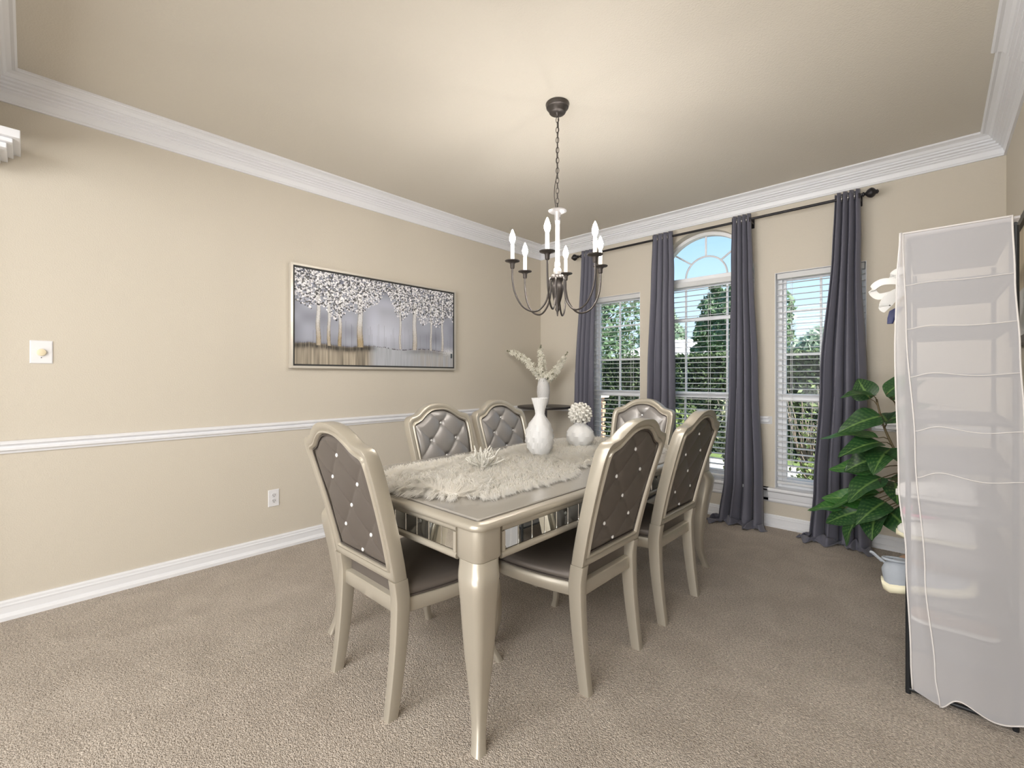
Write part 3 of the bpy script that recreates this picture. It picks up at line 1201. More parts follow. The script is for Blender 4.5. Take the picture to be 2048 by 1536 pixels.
# ------------------------------------------------------------------ vases and coral
# tall twisted vase
tv = MB()
prof = [(.046, 0), (.062, .018), (.078, .045), (.088, .08), (.090, .11), (.084, .145), (.068, .18), (.048, .207), (.031, .228), (.0265, .240), (.029, .26), (.037, .29), (.0455, .318), (.049, .332), (.0465, .332), (.034, .29), (.024, .25), (.022, .235)]
rings = []
for k, (r, z) in enumerate(prof):
    ring = []
    for j in range(72):
        a = 2 * PI * j / 72
        if z < .225 and k < 10:
            tw = a + z * 9.0
            f = abs(((tw * 9 / (2 * PI)) % 1) - .5) * 2
            rr = r * (1.0 - .20 * f * min(1, z / .03) * min(1, (.225 - z) / .05))
            rr *= 1 + .05 * math.sin(3 * a + z * 20) * min(1, z / .05)
        else:
            rr = r * (1 + .02 * math.cos(24 * a))
        ring.append((rr * math.cos(a), rr * math.sin(a), z))
    rings.append(ring)
tv.loft(rings, cap=False)
n = len(rings[0])
tv.f.append(tuple(reversed(range(n))))
tv.f.append(tuple((len(rings) - 1) * n + j for j in range(n)))
v1 = tv.build('faceted_vase', M_VASE, None, smooth=28)
v1.location = (-1.684, 2.04, RT - .006)
tag(v1, 'tall white faceted vase with a pinched neck and flared mouth on the fur runner', 'vase')

sv = MB()
prof = [(.045, 0), (.070, .015), (.090, .045), (.096, .075), (.090, .10), (.070, .125), (.045, .143), (.034, .152), (.036, .160), (.030, .160), (.026, .150), (.03, .135)]
sv.lathe(prof, 72, mod=lambda a, k, z: 1 - .10 * abs((((a + z * 11) * 8 / (2 * PI)) % 1) - .5) * 2 * (1 if .01 < z < .135 else .2))
v2 = sv.build('squat_vase', M_VASE, None, smooth=28)
v2.location = (-1.69, 2.458, RT - .006)
tag(v2, 'squat white faceted vase under a ball of coral on the fur runner', 'vase')

rnd = random.Random(3)


def coral_branch(mb, p0, d, L, r, depth=2):
    pts, rs = [], []
    p = Vector(p0)
    d = Vector(d).normalized()
    nseg = 5
    for i in range(nseg + 1):
        pts.append(p.copy())
        rs.append(r * (1 - .35 * i / nseg) * (1 + .18 * math.sin(i * 2.4)))
        d = (d + Vector((rnd.uniform(-1, 1), rnd.uniform(-1, 1), rnd.uniform(-.6, 1))) * .16).normalized()
        p = p + d * L / nseg
    pts.append(p - d * L / nseg * .6)
    rs.append(r * .25)
    mb.tube(pts, rs, 7)
    mb.ball(pts[-2], rs[-2] * 1.15, 7, 5)
    if depth > 0:
        for _ in range(2):
            i = rnd.randint(2, nseg - 1)
            dd = (d + Vector((rnd.uniform(-1, 1), rnd.uniform(-1, 1), rnd.uniform(-.1, .8)))).normalized()
            coral_branch(mb, pts[i], dd, L * .5, r * .75, depth - 1)


cb = MB()
cb.ball((0, 0, .058), .052, 14, 10)
for k in range(64):
    z = 1 - 2 * (k + .5) / 64
    if z < -.75:
        continue
    a = k * 2.39996
    s_ = math.sqrt(1 - z * z)
    d = Vector((s_ * math.cos(a), s_ * math.sin(a), z))
    # little curled cups
    c0 = Vector((0, 0, .058)) + d * .046
    side = d.cross(Vector((0, 0, 1)))
    side = side.normalized() if side.length > .1 else Vector((1, 0, 0))
    pts = [c0, c0 + d * .014 + side * .003, c0 + d * .025 + side * .009, c0 + d * .028 + side * .019, c0 + d * .020 + side * .027]
    cb.tube(pts, [.007, .0065, .006, .006, .004], 6, squash=1.4)
    up2 = d.cross(side)
    pts = [c0, c0 + d * .012 + up2 * .006, c0 + d * .022 + up2 * .014, c0 + d * .016 + up2 * .022]
    cb.tube(pts, [.006, .006, .0055, .003], 6, squash=1.3)
co = cb.build('coral_ball', M_CORAL, None, smooth=180)
co.location = (-1.69, 2.458, RT + .150)
tag(co, 'round cream coral ball sitting in the mouth of the squat vase', 'ornament')

cb = MB()
cb.ball((0, 0, .012), .035, 12, 6, (1, 1, .35))
for k in range(30):
    a = k * 2.39996
    tilt = .25 + 1.0 * (k / 30)
    d = Vector((math.sin(tilt) * math.cos(a), math.sin(tilt) * math.sin(a), math.cos(tilt)))
    coral_branch(cb, (.02 * math.cos(a) * tilt, .02 * math.sin(a) * tilt, .012), d, rnd.uniform(.055, .085), .0062, 1)
co = cb.build('coral_sprig', M_CORAL, None, smooth=180)
co.location = (-1.645, 1.55, RT - .004)
tag(co, 'low branching cream coral ornament lying on the near end of the fur runner', 'ornament')

# ------------------------------------------------------------------ chandelier
CX, CY = -1.566, 2.053
ch = thing('chandelier', 'dark bronze six arm chandelier with lit candle bulbs hanging on a chain', 'chandelier', (CX, CY, H))
MB().lathe([(.0, -.0005), (.066, -.0005), (.067, -.004), (.063, -.020), (.062, -.024), (.056, -.026), (.046, -.050), (.043, -.053), (.016, -.055), (.010, -.064), (.008, -.074), (0, -.076)], 36).build('canopy', M_BRONZE, ch, smooth=50)
ztop_c, zbot_c = -.080, -.575
link_len = .036
nl = int((ztop_c - zbot_c) / (link_len * .72))
lp = []
for j in range(20):
    a = 2 * PI * j / 20
    lp.append((.0085 * math.cos(a), 0, .018 * math.sin(a) * (1.0)))
lme = MB().tube(lp, .0019, 6, loop=True).mesh('chain_link', 180)
lme.materials.append(M_BRONZE)
for i in range(nl + 1):
    share('chain_link', lme, ch, (0, 0, ztop_c - .010 - i * link_len * .80), (0, 0, (PI / 2) * (i % 2) + .4))
zend = ztop_c - .010 - nl * link_len * .80
cord = [(.006 * math.sin(t * 9) - (.018 * math.sin(PI * max(0, (t - .55) / .45)) if t > .55 else 0) * .75, .006 * math.cos(t * 11) - (.018 * math.sin(PI * max(0, (t - .55) / .45)) if t > .55 else 0) * .7, ztop_c + (zend - ztop_c) * t) for t in [i / 40 for i in range(41)]]
MB().tube(cord, .0022, 6).build('power_cord', M_BRONZE, ch, smooth=180)
zt0 = zend - .016
MB().tube([(.016 * math.cos(2 * PI * j / 24), 0, zt0 + .002 + .016 * math.sin(2 * PI * j / 24)) for j in range(24)], .0025, 6, loop=True).build('top_loop', M_BRONZE, ch, smooth=180)
zt1 = 2.185 - H
MB().lathe([(0, zt1 + .012), (.010, zt1 + .010), (.014, zt1 + .004), (.050, zt1), (.052, zt1 - .004), (.046, zt1 - .008), (.020, zt1 - .012), (.017, zt1 - .03), (.016, zt1 - .06), (0, zt1 - .06)], 32).build('top_disc', M_PEWTER, ch, smooth=40)
zh = 1.80 - H
MB().lathe([(.0, zt1 - .058), (.0145, zt1 - .06), (.0145, zt1 - .07), (.0125, zt1 - .08), (.0115, zh + .10), (.014, zh + .09), (.018, zh + .075), (.015, zh + .06), (.021, zh + .05), (.023, zh + .035), (.016, zh + .02), (0, zh + .02)], 28).build('column', mat('pale_pewter_column', (.62, .60, .58), .3, .6), ch, smooth=40)
MB().lathe([(0, zh + .02), (.034, zh + .018), (.040, zh + .008), (.040, zh - .004), (.030, zh - .014), (.026, zh - .03), (.033, zh - .045), (.034, zh - .07), (.026, zh - .11), (.015, zh - .145), (.009, zh - .16), (.012, zh - .170), (.013, zh - .178), (.006, zh - .190), (.003, zh - .215), (0, zh - .216)], 32).build('hub', M_BRONZE, ch, smooth=40)
AR = .262
zc = 1.875 - H
for k in range(6):
    an = math.radians(-64 + 60 * k)
    ar = empty('arm')
    bpy.data.objects.remove(ar)
    c_, s_ = math.cos(an), math.sin(an)
    pts = catmull([Vector((.030, 0, zh + .004)), Vector((.046, 0, zh - .01)), Vector((.050, 0, zh - .06)), Vector((.066, 0, zh - .13)), Vector((.105, 0, zh - .180)), Vector((.150, 0, zh - .192)), Vector((.205, 0, zh - .165)), Vector((.245, 0, zh - .100)), Vector((AR, 0, zh - .02)), Vector((AR, 0, zc - .012))], 6)
    a_ = MB().tube(pts, .0052, 8).build('arm', M_BRONZE, ch, smooth=180)
    a_.rotation_euler = (0, 0, an)
    if k == 0:
        cup = MB().lathe([(0, zc - .034), (.009, zc - .034), (.012, zc - .03), (.013, zc - .008), (.020, zc + .0), (.040, zc + .006), (.042, zc + .010), (.038, zc + .011), (.016, zc + .007), (0, zc + .007)], 28, (AR, 0)).mesh('cup', 40)
        cup.materials.append(M_BRONZE)
        cnd = MB().lathe([(.0, zc + .007), (.0105, zc + .007), (.0105, zc + .096), (.008, zc + .099), (0, zc + .099)], 18, (AR, 0)).mesh('candle_sleeve', 40)
        cnd.materials.append(M_CANDLE)
        blb = MB().lathe([(0, zc + .0985), (.006, zc + .100), (.009, zc + .108), (.015, zc + .122), (.0165, zc + .135), (.014, zc + .150), (.008, zc + .168), (.003, zc + .180), (0, zc + .184)], 18, (AR, 0)).mesh('bulb', 60)
        blb.materials.append(M_BULB)
    share('cup', cup, a_)
    share('candle_sleeve', cnd, a_)
    share('bulb', blb, a_)

# ------------------------------------------------------------------ wall art
def painted_canvas(name, w, h, nx, nz, img, parent):
    """canvas in local xz plane facing -y... vertices coloured from img[nz+1, nx+1, 3] (row 0 = bottom)"""
    xs = np.linspace(-w / 2, w / 2, nx + 1)
    zs = np.linspace(-h / 2, h / 2, nz + 1)
    X, Z = np.meshgrid(xs, zs)
    V = np.stack([X, np.zeros_like(X), Z], -1).reshape(-1, 3)
    i = np.arange(nx)[None, :] + np.arange(nz)[:, None] * (nx + 1)
    F = np.stack([i, i + 1, i + nx + 2, i + nx + 1], -1).reshape(-1, 4)
    me = bpy.data.meshes.new(name)
    me.vertices.add(len(V))
    me.vertices.foreach_set('co', V.astype(np.float32).ravel())
    me.loops.add(F.size)
    me.loops.foreach_set('vertex_index', F.astype(np.int32).ravel())
    me.polygons.add(len(F))
    me.polygons.foreach_set('loop_start', np.arange(0, F.size, 4, dtype=np.int32))
    me.update(calc_edges=True)
    at = me.attributes.new('paint', 'FLOAT_COLOR', 'POINT')
    rgba = np.ones((len(V), 4), np.float32)
    rgba[:, :3] = np.clip(img, 0, 1).reshape(-1, 3)
    at.data.foreach_set('color', rgba.ravel())
    me.materials.append(M_PAINT)
    o = bpy.data.objects.new(name, me)
    COL.objects.link(o)
    o.parent = parent
    return o


def smooth_noise(rg, nz, nx, cz, cx):
    g = rg.random((cz + 2, cx + 2))
    zz = np.linspace(0, cz, nz)
    xx = np.linspace(0, cx, nx)
    z0, x0 = zz.astype(int), xx.astype(int)
    fz, fx = zz - z0, xx - x0
    fz, fx = fz * fz * (3 - 2 * fz), fx * fx * (3 - 2 * fx)
    a = g[z0][:, x0] * (1 - fx) + g[z0][:, x0 + 1] * fx
    b = g[z0 + 1][:, x0] * (1 - fx) + g[z0 + 1][:, x0 + 1] * fx
    return a * (1 - fz)[:, None] + b * fz[:, None]


NX, NZ = 640, 310
rg = np.random.default_rng(11)
U, Vv = np.meshgrid(np.linspace(0, 1, NX + 1), np.linspace(0, 1, NZ + 1))
img = np.zeros((NZ + 1, NX + 1, 3))
base = np.array([.31, .325, .39])
glow = np.exp(-(((U - .53) / .17) ** 2 + ((Vv - .42) / .30) ** 2))
nb = smooth_noise(rg, NZ + 1, NX + 1, 8, 14)
img[:] = base * (0.72 + .45 * nb)[..., None] + glow[..., None] * np.array([.24, .25, .28]) + (1 - abs(U - .5) * 1.5)[..., None] * .04
img -= (np.clip(Vv - .72, 0, 1) * .55)[..., None]
# mist stripes (thin vertical lines)
for _ in range(46):
    x = int(rg.uniform(0.02, .98) * NX)
    z0, z1 = int(.22 * NZ), int(rg.uniform(.34, .50) * NZ)
    img[z0:z1, x] *= rg.uniform(.55, .8)
# below the shore
gl = .225 + .012 * np.sin(U * 18) - .01 * U + .01 * (smooth_noise(rg, 1, NX + 1, 1, 40) - .5)
colr = smooth_noise(rg, NZ + 1, NX + 1, 3, 120)
colr2 = smooth_noise(rg, NZ + 1, NX + 1, 5, 260)
below = Vv < gl
warm = np.array([.36, .31, .24]) * (.35 + .8 * colr + .35 * colr2)[..., None]
cool = np.array([.46, .48, .52]) * (.85 + .2 * colr2)[..., None]
wl = np.clip((.44 - U) / .05, 0, 1)
wr = np.clip((U - .66) / .10, 0, 1) * .55
mixw = np.clip(wl + wr * colr, 0, 1)[..., None]
low = warm * mixw + cool * (1 - mixw)
img[below] = low[below]
dk = np.exp(-((Vv - gl + .025) / .034) ** 2) * (np.clip((.46 - U) / .05, 0, 1) + .45 * np.clip((U - .60) / .1, 0, 1)) * (.5 + .8 * colr2)
img *= (1 - np.clip(dk, 0, 1) * .85)[..., None]
img[(np.abs(Vv - gl) < .006) & (colr2 > .45)] = (.13, .12, .14)
wp = np.exp(-(((U - .955) / .05) ** 2 + ((Vv - .205) / .045) ** 2)) * (rg.random(U.shape) > .35)
img = img * (1 - wp[..., None] * .8) + wp[..., None] * .75


def trunk(u, w, warm_):
    x = u * NX
    for j in range(int(.215 * NZ), int(.80 * NZ)):
        v = j / NZ
        ww = w * NX * (.5 + .5 * (1 - abs(v - .25))) * .5
        c = x + 1.5 * math.sin(v * 17 + u * 30)
        a, b = int(c - ww), int(c + ww) + 1
        t = max(0, min(1, (.50 - v) / .22)) * warm_
        for q in range(a, b + 1):
            if 0 <= q <= NX:
                n_ = rg.uniform(.7, 1.1)
                cw = np.array([.72, .71, .70]) * (1 - t) + np.array([.46, .36, .22]) * t
                if abs(q - c) > ww * .75:
                    cw = cw * .55
                img[j, q] = cw * n_


for u, w, wm in ((.121, .022, .8), (.176, .016, .8), (.235, .017, 1), (.348, .034, 1), (.600, .013, .25), (.700, .030, .45), (.820, .012, .25), (.908, .016, .25)):
    trunk(u, w, wm)
# foliage dabs
nd = 7200
du_ = rg.random(nd)
dv_ = 1 - rg.random(nd) ** 1.15 * .52
for k in range(nd):
    u, v = du_[k], dv_[k]
    lim = .60 + .05 * math.sin(u * 21) + .04 * math.sin(u * 47 + 1)
    gap = math.exp(-((u - .50) / .055) ** 2) * .34
    if v < lim + gap - .02:
        continue
    if v < lim + gap + .08 and rg.random() < .45:
        continue
    x, z = u * NX, v * NZ
    r = rg.uniform(1.4, 3.4)
    g = rg.uniform(.55, 1.0)
    if rg.random() < .40:
        g = rg.uniform(.03, .16)
    cc = np.array([g * .99, g * .98, g])
    a, b, c, d = int(max(0, x - r)), int(min(NX, x + r)) + 1, int(max(0, z - r)), int(min(NZ, z + r)) + 1
    for q in range(a, b):
        for j in range(c, d):
            if (q - x) ** 2 + (j - z) ** 2 < r * r:
                img[j, q] = cc
img[int(.13 * NZ):int(.19 * NZ), int(.975 * NX):int(.99 * NX)] = (.05, .07, .08)

PW, PH = 1.56, .775
art = thing('wall_painting', 'wide silver framed painting of white blossoming trees on the left wall', 'painting', (XL, 2.09, 1.694), PI / 2)
# local: canvas plane xz, facing -y  -> rotated so -y points to +x
cv = painted_canvas('canvas', PW - .045, PH - .045, NX, NZ, img, art)
cv.location = (0, -.036, 0)


def frame_mesh(w, h, fw, prof):
    rings = []
    for cx_, cz_ in ((-1, -1), (1, -1), (1, 1), (-1, 1)):
        rings.append([(cx_ * (w / 2 - a * fw), y, cz_ * (h / 2 - a * fw)) for a, y in prof])
    return MB().loft(rings, loop=True)


frame_mesh(PW, PH, .017, [(0, -.002), (0, -.045), (1, -.045), (1, -.002)]).build('frame', M_SILVERFRAME, art, smooth=0)
frame_mesh(PW - .0345, PH - .0345, .013, [(0, -.002), (0, -.038), (1, -.038), (1, -.002)]).build('frame_liner', M_DARK, art, smooth=0)

NX2, NZ2 = 90, 60
rg2 = np.random.default_rng(4)
im2 = np.zeros((NZ2 + 1, NX2 + 1, 3))
im2[:] = np.array([.50, .42, .30]) * (.75 + .5 * smooth_noise(rg2, NZ2 + 1, NX2 + 1, 4, 30))[..., None]
im2[: int(NZ2 * .45)] = np.array([.62, .62, .62]) * (.85 + .25 * smooth_noise(rg2, int(NZ2 * .45), NX2 + 1, 3, 20))[..., None]
art2 = thing('wall_picture', 'black framed picture on the right wall behind the sheer covered shoe rack', 'picture', (XR, 3.27, 1.70), -PI / 2)
cv2 = painted_canvas('canvas', .74, .54, NX2, NZ2, im2, art2)
cv2.location = (0, -.02, 0)
frame_mesh(.80, .60, .035, [(0, -.002), (0, -.035), (1, -.035), (1, -.002)]).build('frame', M_ROD, art2, smooth=0)

# ------------------------------------------------------------------ dimmer and outlet
dm = thing('dimmer_switch', 'white wall plate with a round ivory dimmer knob above the chair rail', 'light switch', (XL, .049, 1.373), PI / 2)
MB().loft([[(sx * .043, -.0005, sz * .061) for sx, sz in ((-1, -1), (1, -1), (1, 1), (-1, 1))], [(sx * .043, -.003, sz * .061) for sx, sz in ((-1, -1), (1, -1), (1, 1), (-1, 1))], [(sx * .039, -.006, sz * .057) for sx, sz in ((-1, -1), (1, -1), (1, 1), (-1, 1))]]).build('wall_plate', M_PLASTIC, dm, smooth=0)
kn = MB().lathe([(.0, 0), (.019, 0), (.019, .008), (.018, .012), (.014, .014), (0, .014)], 28).build('knob', M_IVORY, dm, smooth=40)
kn.rotation_euler = (PI / 2, 0, 0)
kn.location = (0, -.006, -.002)
sc = MB().lathe([(0, 0), (.0025, 0), (.0025, .001), (0, .001)], 10)
s1 = sc.build('screw', M_DARK, dm, smooth=0)
s1.rotation_euler = (PI / 2, 0, 0)
s1.location = (0, -.006, -.030)

ol = thing('wall_outlet', 'white duplex power outlet low on the left wall', 'outlet', (XL, 1.208, .37), PI / 2)
MB().loft([[(sx * .037, -.0005, sz * .060) for sx, sz in ((-1, -1), (1, -1), (1, 1), (-1, 1))], [(sx * .037, -.003, sz * .060) for sx, sz in ((-1, -1), (1, -1), (1, 1), (-1, 1))], [(sx * .034, -.006, sz * .057) for sx, sz in ((-1, -1), (1, -1), (1, 1), (-1, 1))]]).build('wall_plate', M_PLASTIC, ol, smooth=0)
for z in (.020, -.020):
    rc = MB().lathe([(0, 0), (.0165, 0), (.0165, .0025), (0, .0025)], 20).build('receptacle', mat('receptacle_white', (.72, .72, .74), .4), ol, smooth=0)
    rc.rotation_euler = (PI / 2, 0, 0)
    rc.location = (0, -.006, z)
    MB().box(-.008, -.0055, -.0095, -.0086, z - .002, z + .007).box(.0055, .008, -.0095, -.0086, z - .002, z + .006).box(-.0022, .0022, -.0095, -.0086, z - .011, z - .006).build('slot', M_DARK, ol, smooth=0)

# ------------------------------------------------------------------ round bar table with vase and flowers
BX, BY, BZ = -3.13, 3.87, .925
bt = thing('round_bar_table', 'tall round black pedestal table in the corner under the flower vase', 'table', (BX, BY, 0))
MB().lathe([(0, BZ - .03), (.27, BZ - .03), (.292, BZ - .022), (.298, BZ - .010), (.296, BZ - .003), (.288, BZ), (0, BZ)], 56).build('tabletop', M_BLACKWOOD, bt, smooth=40)
MB().lathe([(0, .03), (.03, .03), (.03, BZ - .05), (.07, BZ - .045), (.08, BZ - .0305), (0, BZ - .0305)], 24).build('pedestal', mat('chrome_post', (.35, .33, .36), .25, .8), bt, smooth=40)
MB().lathe([(0, 0), (.22, 0), (.222, .008), (.20, .014), (.05, .024), (.03, .034), (0, .034)], 40).build('base', M_BLACKWOOD, bt, smooth=40)

fv = MB()
VH = .305
for_p = [(.030, 0), (.045, .008), (.056, .04), (.064, .09), (.069, .15), (.067, .20), (.059, .25), (.048, .29), (.044, VH), (.040, VH), (.040, .28), (.03, .24)]
P_ = []
for k in range(64):
    z = VH * k / 63
    P_.append((interp([(a[1], a[0]) for a in for_p[:9]], z), z))
P_ += [(.040, VH), (.038, .27), (.03, .24)]


def knob_mod(a, k, z):
    if z >= VH * .97 or k >= 63:
        return 1
    return 1 + .055 * abs(math.sin(a * 11 + z * 105)) * abs(math.sin(a * 11 - z * 105))


fv.lathe(P_, 132, mod=knob_mod)
vv = fv.build('textured_vase', M_VASEM, None, smooth=180)
vv.location = (BX - .015, BY, BZ + .0005)
tag(vv, 'white diamond textured vase holding flower stems on the round black table', 'vase')

petal = []


def blossom(mb, c, d, r, rnd_):
    d = Vector(d).normalized()
    s = d.orthogonal().normalized()
    t = d.cross(s)
    a0 = rnd_.uniform(0, 6)
    c = Vector(c)
    for k in range(5):
        a = a0 + k * 2 * PI / 5
        e = s * math.cos(a) + t * math.sin(a)
        f = d.cross(e)
        w = r * .55
        mb.add([c, c + e * r * .6 + f * w * .5 + d * r * .30, c + e * r * 1.05 + d * r * .38, c + e * r * .6 - f * w * .5 + d * r * .30], [(0, 1, 2, 3)])


def leaf_shape(mb, p, d, L, n=3):
    d = Vector(d).normalized()
    s = d.cross(Vector((0, 0, 1)))
    s = s.normalized() if s.length > .1 else Vector((1, 0, 0))
    for k in range(n):
        a = (k - (n - 1) / 2) * .55
        e = (d * math.cos(a) + s * math.sin(a)).normalized()
        f = e.cross(Vector((0, 0, 1))).normalized()
        l = L * (1 - .25 * abs(a))
        mb.add([p, p + e * l * .45 + f * l * .10, p + e * l, p + e * l * .45 - f * l * .10], [(0, 1, 2, 3)])


c0 = Vector((BX - .015, BY, BZ + VH - .03))
rb_ = random.Random(9)
stems = [
    ('white larkspur stem leaning left out of the textured vase', Vector((-3.55, 3.62, 1.53)), Vector((0, 0, .06))),
    ('white larkspur stem standing upright in the textured vase', Vector((-3.19, 3.87, 1.60)), Vector((0, 0, .0))),
    ('white larkspur stem leaning right out of the textured vase', Vector((-2.86, 3.93, 1.515)), Vector((0, 0, -.05))),
]
stems[0] = (stems[0][0], Vector((-3.40, 3.55, 1.525)), stems[0][2])
for si, (lb_, tip, bend) in enumerate(stems):
    st_ = thing('flower_stem', lb_, 'flower', tuple(c0), 0, 'white flower stems in the textured vase')
    d = tip - c0
    off_ = Vector(((si - 1) * .014, (1 - si) * .008 * (1 if si != 1 else 0), 0))
    pts = [off_ + Vector((0, 0, -.08)), off_ + Vector((0, 0, 0)), off_ + d * .33 + bend, d * .68 + bend, d]
    pts = catmull(pts, 6)
    MB().tube(pts, [.0028 - .0016 * i / len(pts) for i in range(len(pts))], 6).build('stem', M_STEM, st_, smooth=180)
    mb = MB()
    N = 80
    for k in range(N):
        t = .36 + .56 * k / N
        p = pts[min(len(pts) - 1, int(t * (len(pts) - 1)))]
        rad = .050 * (1 - .5 * (k / N))
        e = Vector((rb_.gauss(0, 1), rb_.gauss(0, 1), rb_.gauss(0, 1))).normalized()
        tang = d.normalized()
        e = (e - tang * e.dot(tang)).normalized()
        blossom(mb, p + e * rad * rb_.uniform(.5, 1) + tang * rb_.uniform(-.01, .01), e + tang * .3, rb_.uniform(.028, .040) * (1 - .4 * k / N), rb_)
    mb.build('blossom', M_PETAL, st_, smooth=0)['kind'] = 'stuff'
    mb = MB()
    for k in range(8):
        t = .92 + .08 * k / 8
        p = pts[min(len(pts) - 1, int(t * (len(pts) - 1)))] + Vector((rb_.uniform(-1, 1), rb_.uniform(-1, 1), rb_.uniform(-1, 1))) * .010
        mb.ball(p, .0055, 6, 4)
    mb.build('bud', mat('flower_bud', (.20, .20, .12), .6), st_, smooth=180)
    mb = MB()
    for k in range(4 if si != 1 else 3):
        t = .22 + .05 * k
        p = pts[int(t * (len(pts) - 1))]
        dd = Vector((-.55 if si == 0 else (.6 if si == 2 else rb_.uniform(-.6, .6)), rb_.uniform(-.8, .2), rb_.uniform(-.5, .6)))
        leaf_shape(mb, p, dd, rb_.uniform(.05, .08), 3)
    mb.build('leaf', M_LEAFD, st_, smooth=0)

# ------------------------------------------------------------------ plant
PX, PY = .20, 3.76
plant = thing('potted_plant', 'leafy green fig plant behind the sheer covered rack by the window curtain', 'plant', (PX, PY, 0))
MB().lathe([(0, 0), (.08, 0), (.084, .01), (.108, .22), (.114, .225), (.114, .245), (.103, .245), (.100, .21), (0, .21)], 32).build('pot', M_POT, plant, smooth=40)
MB().lathe([(0, .205), (.099, .205), (.099, .215), (0, .225)], 24).build('soil', M_SOIL, plant, smooth=60)


def leaf_mesh(L, W, seed, dark):
    r_ = random.Random(seed)
    nu, nv = 16, 22
    V, F, Cc = [], [], []
    for j in range(nv + 1):
        t = j / nv
        wid = W * (math.sin(PI * min(1, t ** .62)) ** .75) * (1 - .15 * t)
        if t < .06:
            wid *= .5 + t * 8
        for i in range(nu + 1):
            s = -1 + 2 * i / nu
            x = s * wid / 2
            y = L * t
            rip = .006 * math.sin(t * 11 + seed) * abs(s) ** 2
            z = .22 * abs(x) - .34 * L * (t ** 2) + rip
            V.append((x, y, z))
            vein = min(1, abs(s) / .06)
            q = (t * 9 - abs(s) * 1.7) % 1
            sv_ = 1 - math.exp(-((q - .5) / .09) ** 2) * .55
            g = np.array(dark) * (.85 + .3 * r_.random())
            pale = np.array((.20, .36, .10))
            k = 1 - min(vein, sv_)
            Cc.append(tuple(g * (1 - k) + pale * k) + (1.0,))
    for j in range(nv):
        for i in range(nu):
            a = j * (nu + 1) + i
            F.append((a, a + 1, a + nu + 2, a + nu + 1))
    me = bpy.data.meshes.new('leaf')
    me.from_pydata(V, [], F)
    me.shade_smooth()
    at = me.attributes.new('paint', 'FLOAT_COLOR', 'POINT')
    at.data.foreach_set('color', np.array(Cc, np.float32).ravel())
    me.materials.append(M_PLANT)
    return me


LM = [leaf_mesh(.21, .18, 1, (.030, .10, .032)), leaf_mesh(.25, .15, 2, (.045, .17, .035)), leaf_mesh(.18, .17, 3, (.022, .075, .027)), leaf_mesh(.23, .165, 4, (.026, .09, .030))]
rp_ = random.Random(21)
# (base point of leaf, direction azimuth deg, elevation deg, mesh, scale); azimuth 180 = towards the table, 270 = towards the camera
LV = [
    (-.30, 3.66, 1.10, 150, 55, 2, .95), (-.28, 3.62, 1.12, 215, 15, 0, .85), (-.22, 3.60, 1.13, 330, 50, 0, .9), (-.20, 3.64, 1.10, 20, 50, 3, .9),
    (-.24, 3.60, 1.00, 205, -15, 3, 1.05), (-.20, 3.58, .98, 290, 20, 2, 1.0), (-.26, 3.62, .86, 190, 12, 1, 1.15), (-.24, 3.58, .84, 220, -5, 3, 1.1),
    (-.20, 3.60, .80, 250, -15, 0, 1.1), (-.26, 3.60, .74, 200, -20, 2, 1.05), (-.18, 3.58, .76, 300, 5, 3, 1.0), (-.27, 3.62, .66, 180, 5, 1, 1.0),
    (-.24, 3.58, .62, 225, -18, 0, 1.15), (-.18, 3.60, .60, 280, -10, 2, 1.1), (-.25, 3.60, .52, 195, -10, 1, 1.1), (-.22, 3.58, .48, 235, -20, 3, 1.0),
    (-.30, 3.60, .46, 185, 5, 1, 1.0), (-.34, 3.58, .40, 190, -25, 3, .95), (-.34, 3.56, .37, 225, -40, 0, .95), (-.26, 3.56, .40, 255, -30, 2, 1.0),
    (-.20, 3.58, .42, 300, -15, 3, 1.0), (-.42, 3.58, .40, 180, 0, 1, .85), (-.16, 3.70, .90, 60, 20, 0, 1.0), (-.14, 3.70, .70, 30, 10, 3, 1.0),
    (-.22, 3.72, .95, 110, 30, 2, 1.0), (-.20, 3.74, .60, 80, 0, 1, .9), (-.28, 3.68, .56, 160, -5, 2, 1.0), (-.16, 3.62, 1.02, 340, 35, 2, .9),
]
stem_m = MB()
trunkp = [(-.02, -.02, .21), (-.18, -.05, .45), (-.34, -.10, .70), (-.43, -.11, .92), (-.47, -.10, 1.10)]
tp = catmull([Vector(p) for p in trunkp], 6)
stem_m.tube(tp, [.010 - .005 * i / len(tp) for i in range(len(tp))], 8)
tp2 = catmull([Vector((.02, 0, .21)), Vector((-.14, -.04, .5)), Vector((-.30, -.08, .8)), Vector((-.38, -.11, 1.08))], 6)
stem_m.tube(tp2, [.008 - .004 * i / len(tp2) for i in range(len(tp2))], 8)
for (x, y, z, az, el, mi, sc_) in LV:
    if True:
        o = bpy.data.objects.new('leaf', LM[mi])
        COL.objects.link(o)
        o.parent = plant
        o.location = (x - PX, y - PY, z)
        a = math.radians(az)
        e = math.radians(el)
        d = Vector((math.cos(a) * math.cos(e), math.sin(a) * math.cos(e), math.sin(e)))
        # y axis along d, z axis upwards, tipped a little to the viewer
        upv = (Vector((0, 0, 1)) + Vector((-.35, -.8, 0)) * .75).normalized()
        xa = d.cross(upv).normalized()
        za = xa.cross(d).normalized()
        rl = Matrix.Rotation(math.radians(rp_.uniform(-32, 32)), 3, d)
        xa, za = rl @ xa, rl @ za
        R_ = Matrix((xa, d, za)).transposed()
        o.rotation_euler = R_.to_euler()
        o.scale = (sc_, sc_, sc_)
        b = min(tp + tp2, key=lambda p: (p.x + PX - x) ** 2 + (p.y + PY - y) ** 2 + (p.z - z + .04) ** 2)
        e_ = Vector((x - PX, y - PY, z))
        mid = (b + e_) / 2 + Vector((0, 0, .01))
        stem_m.tube([b, mid, e_, e_ + d * .02], [.0035, .003, .0025, .002], 6)
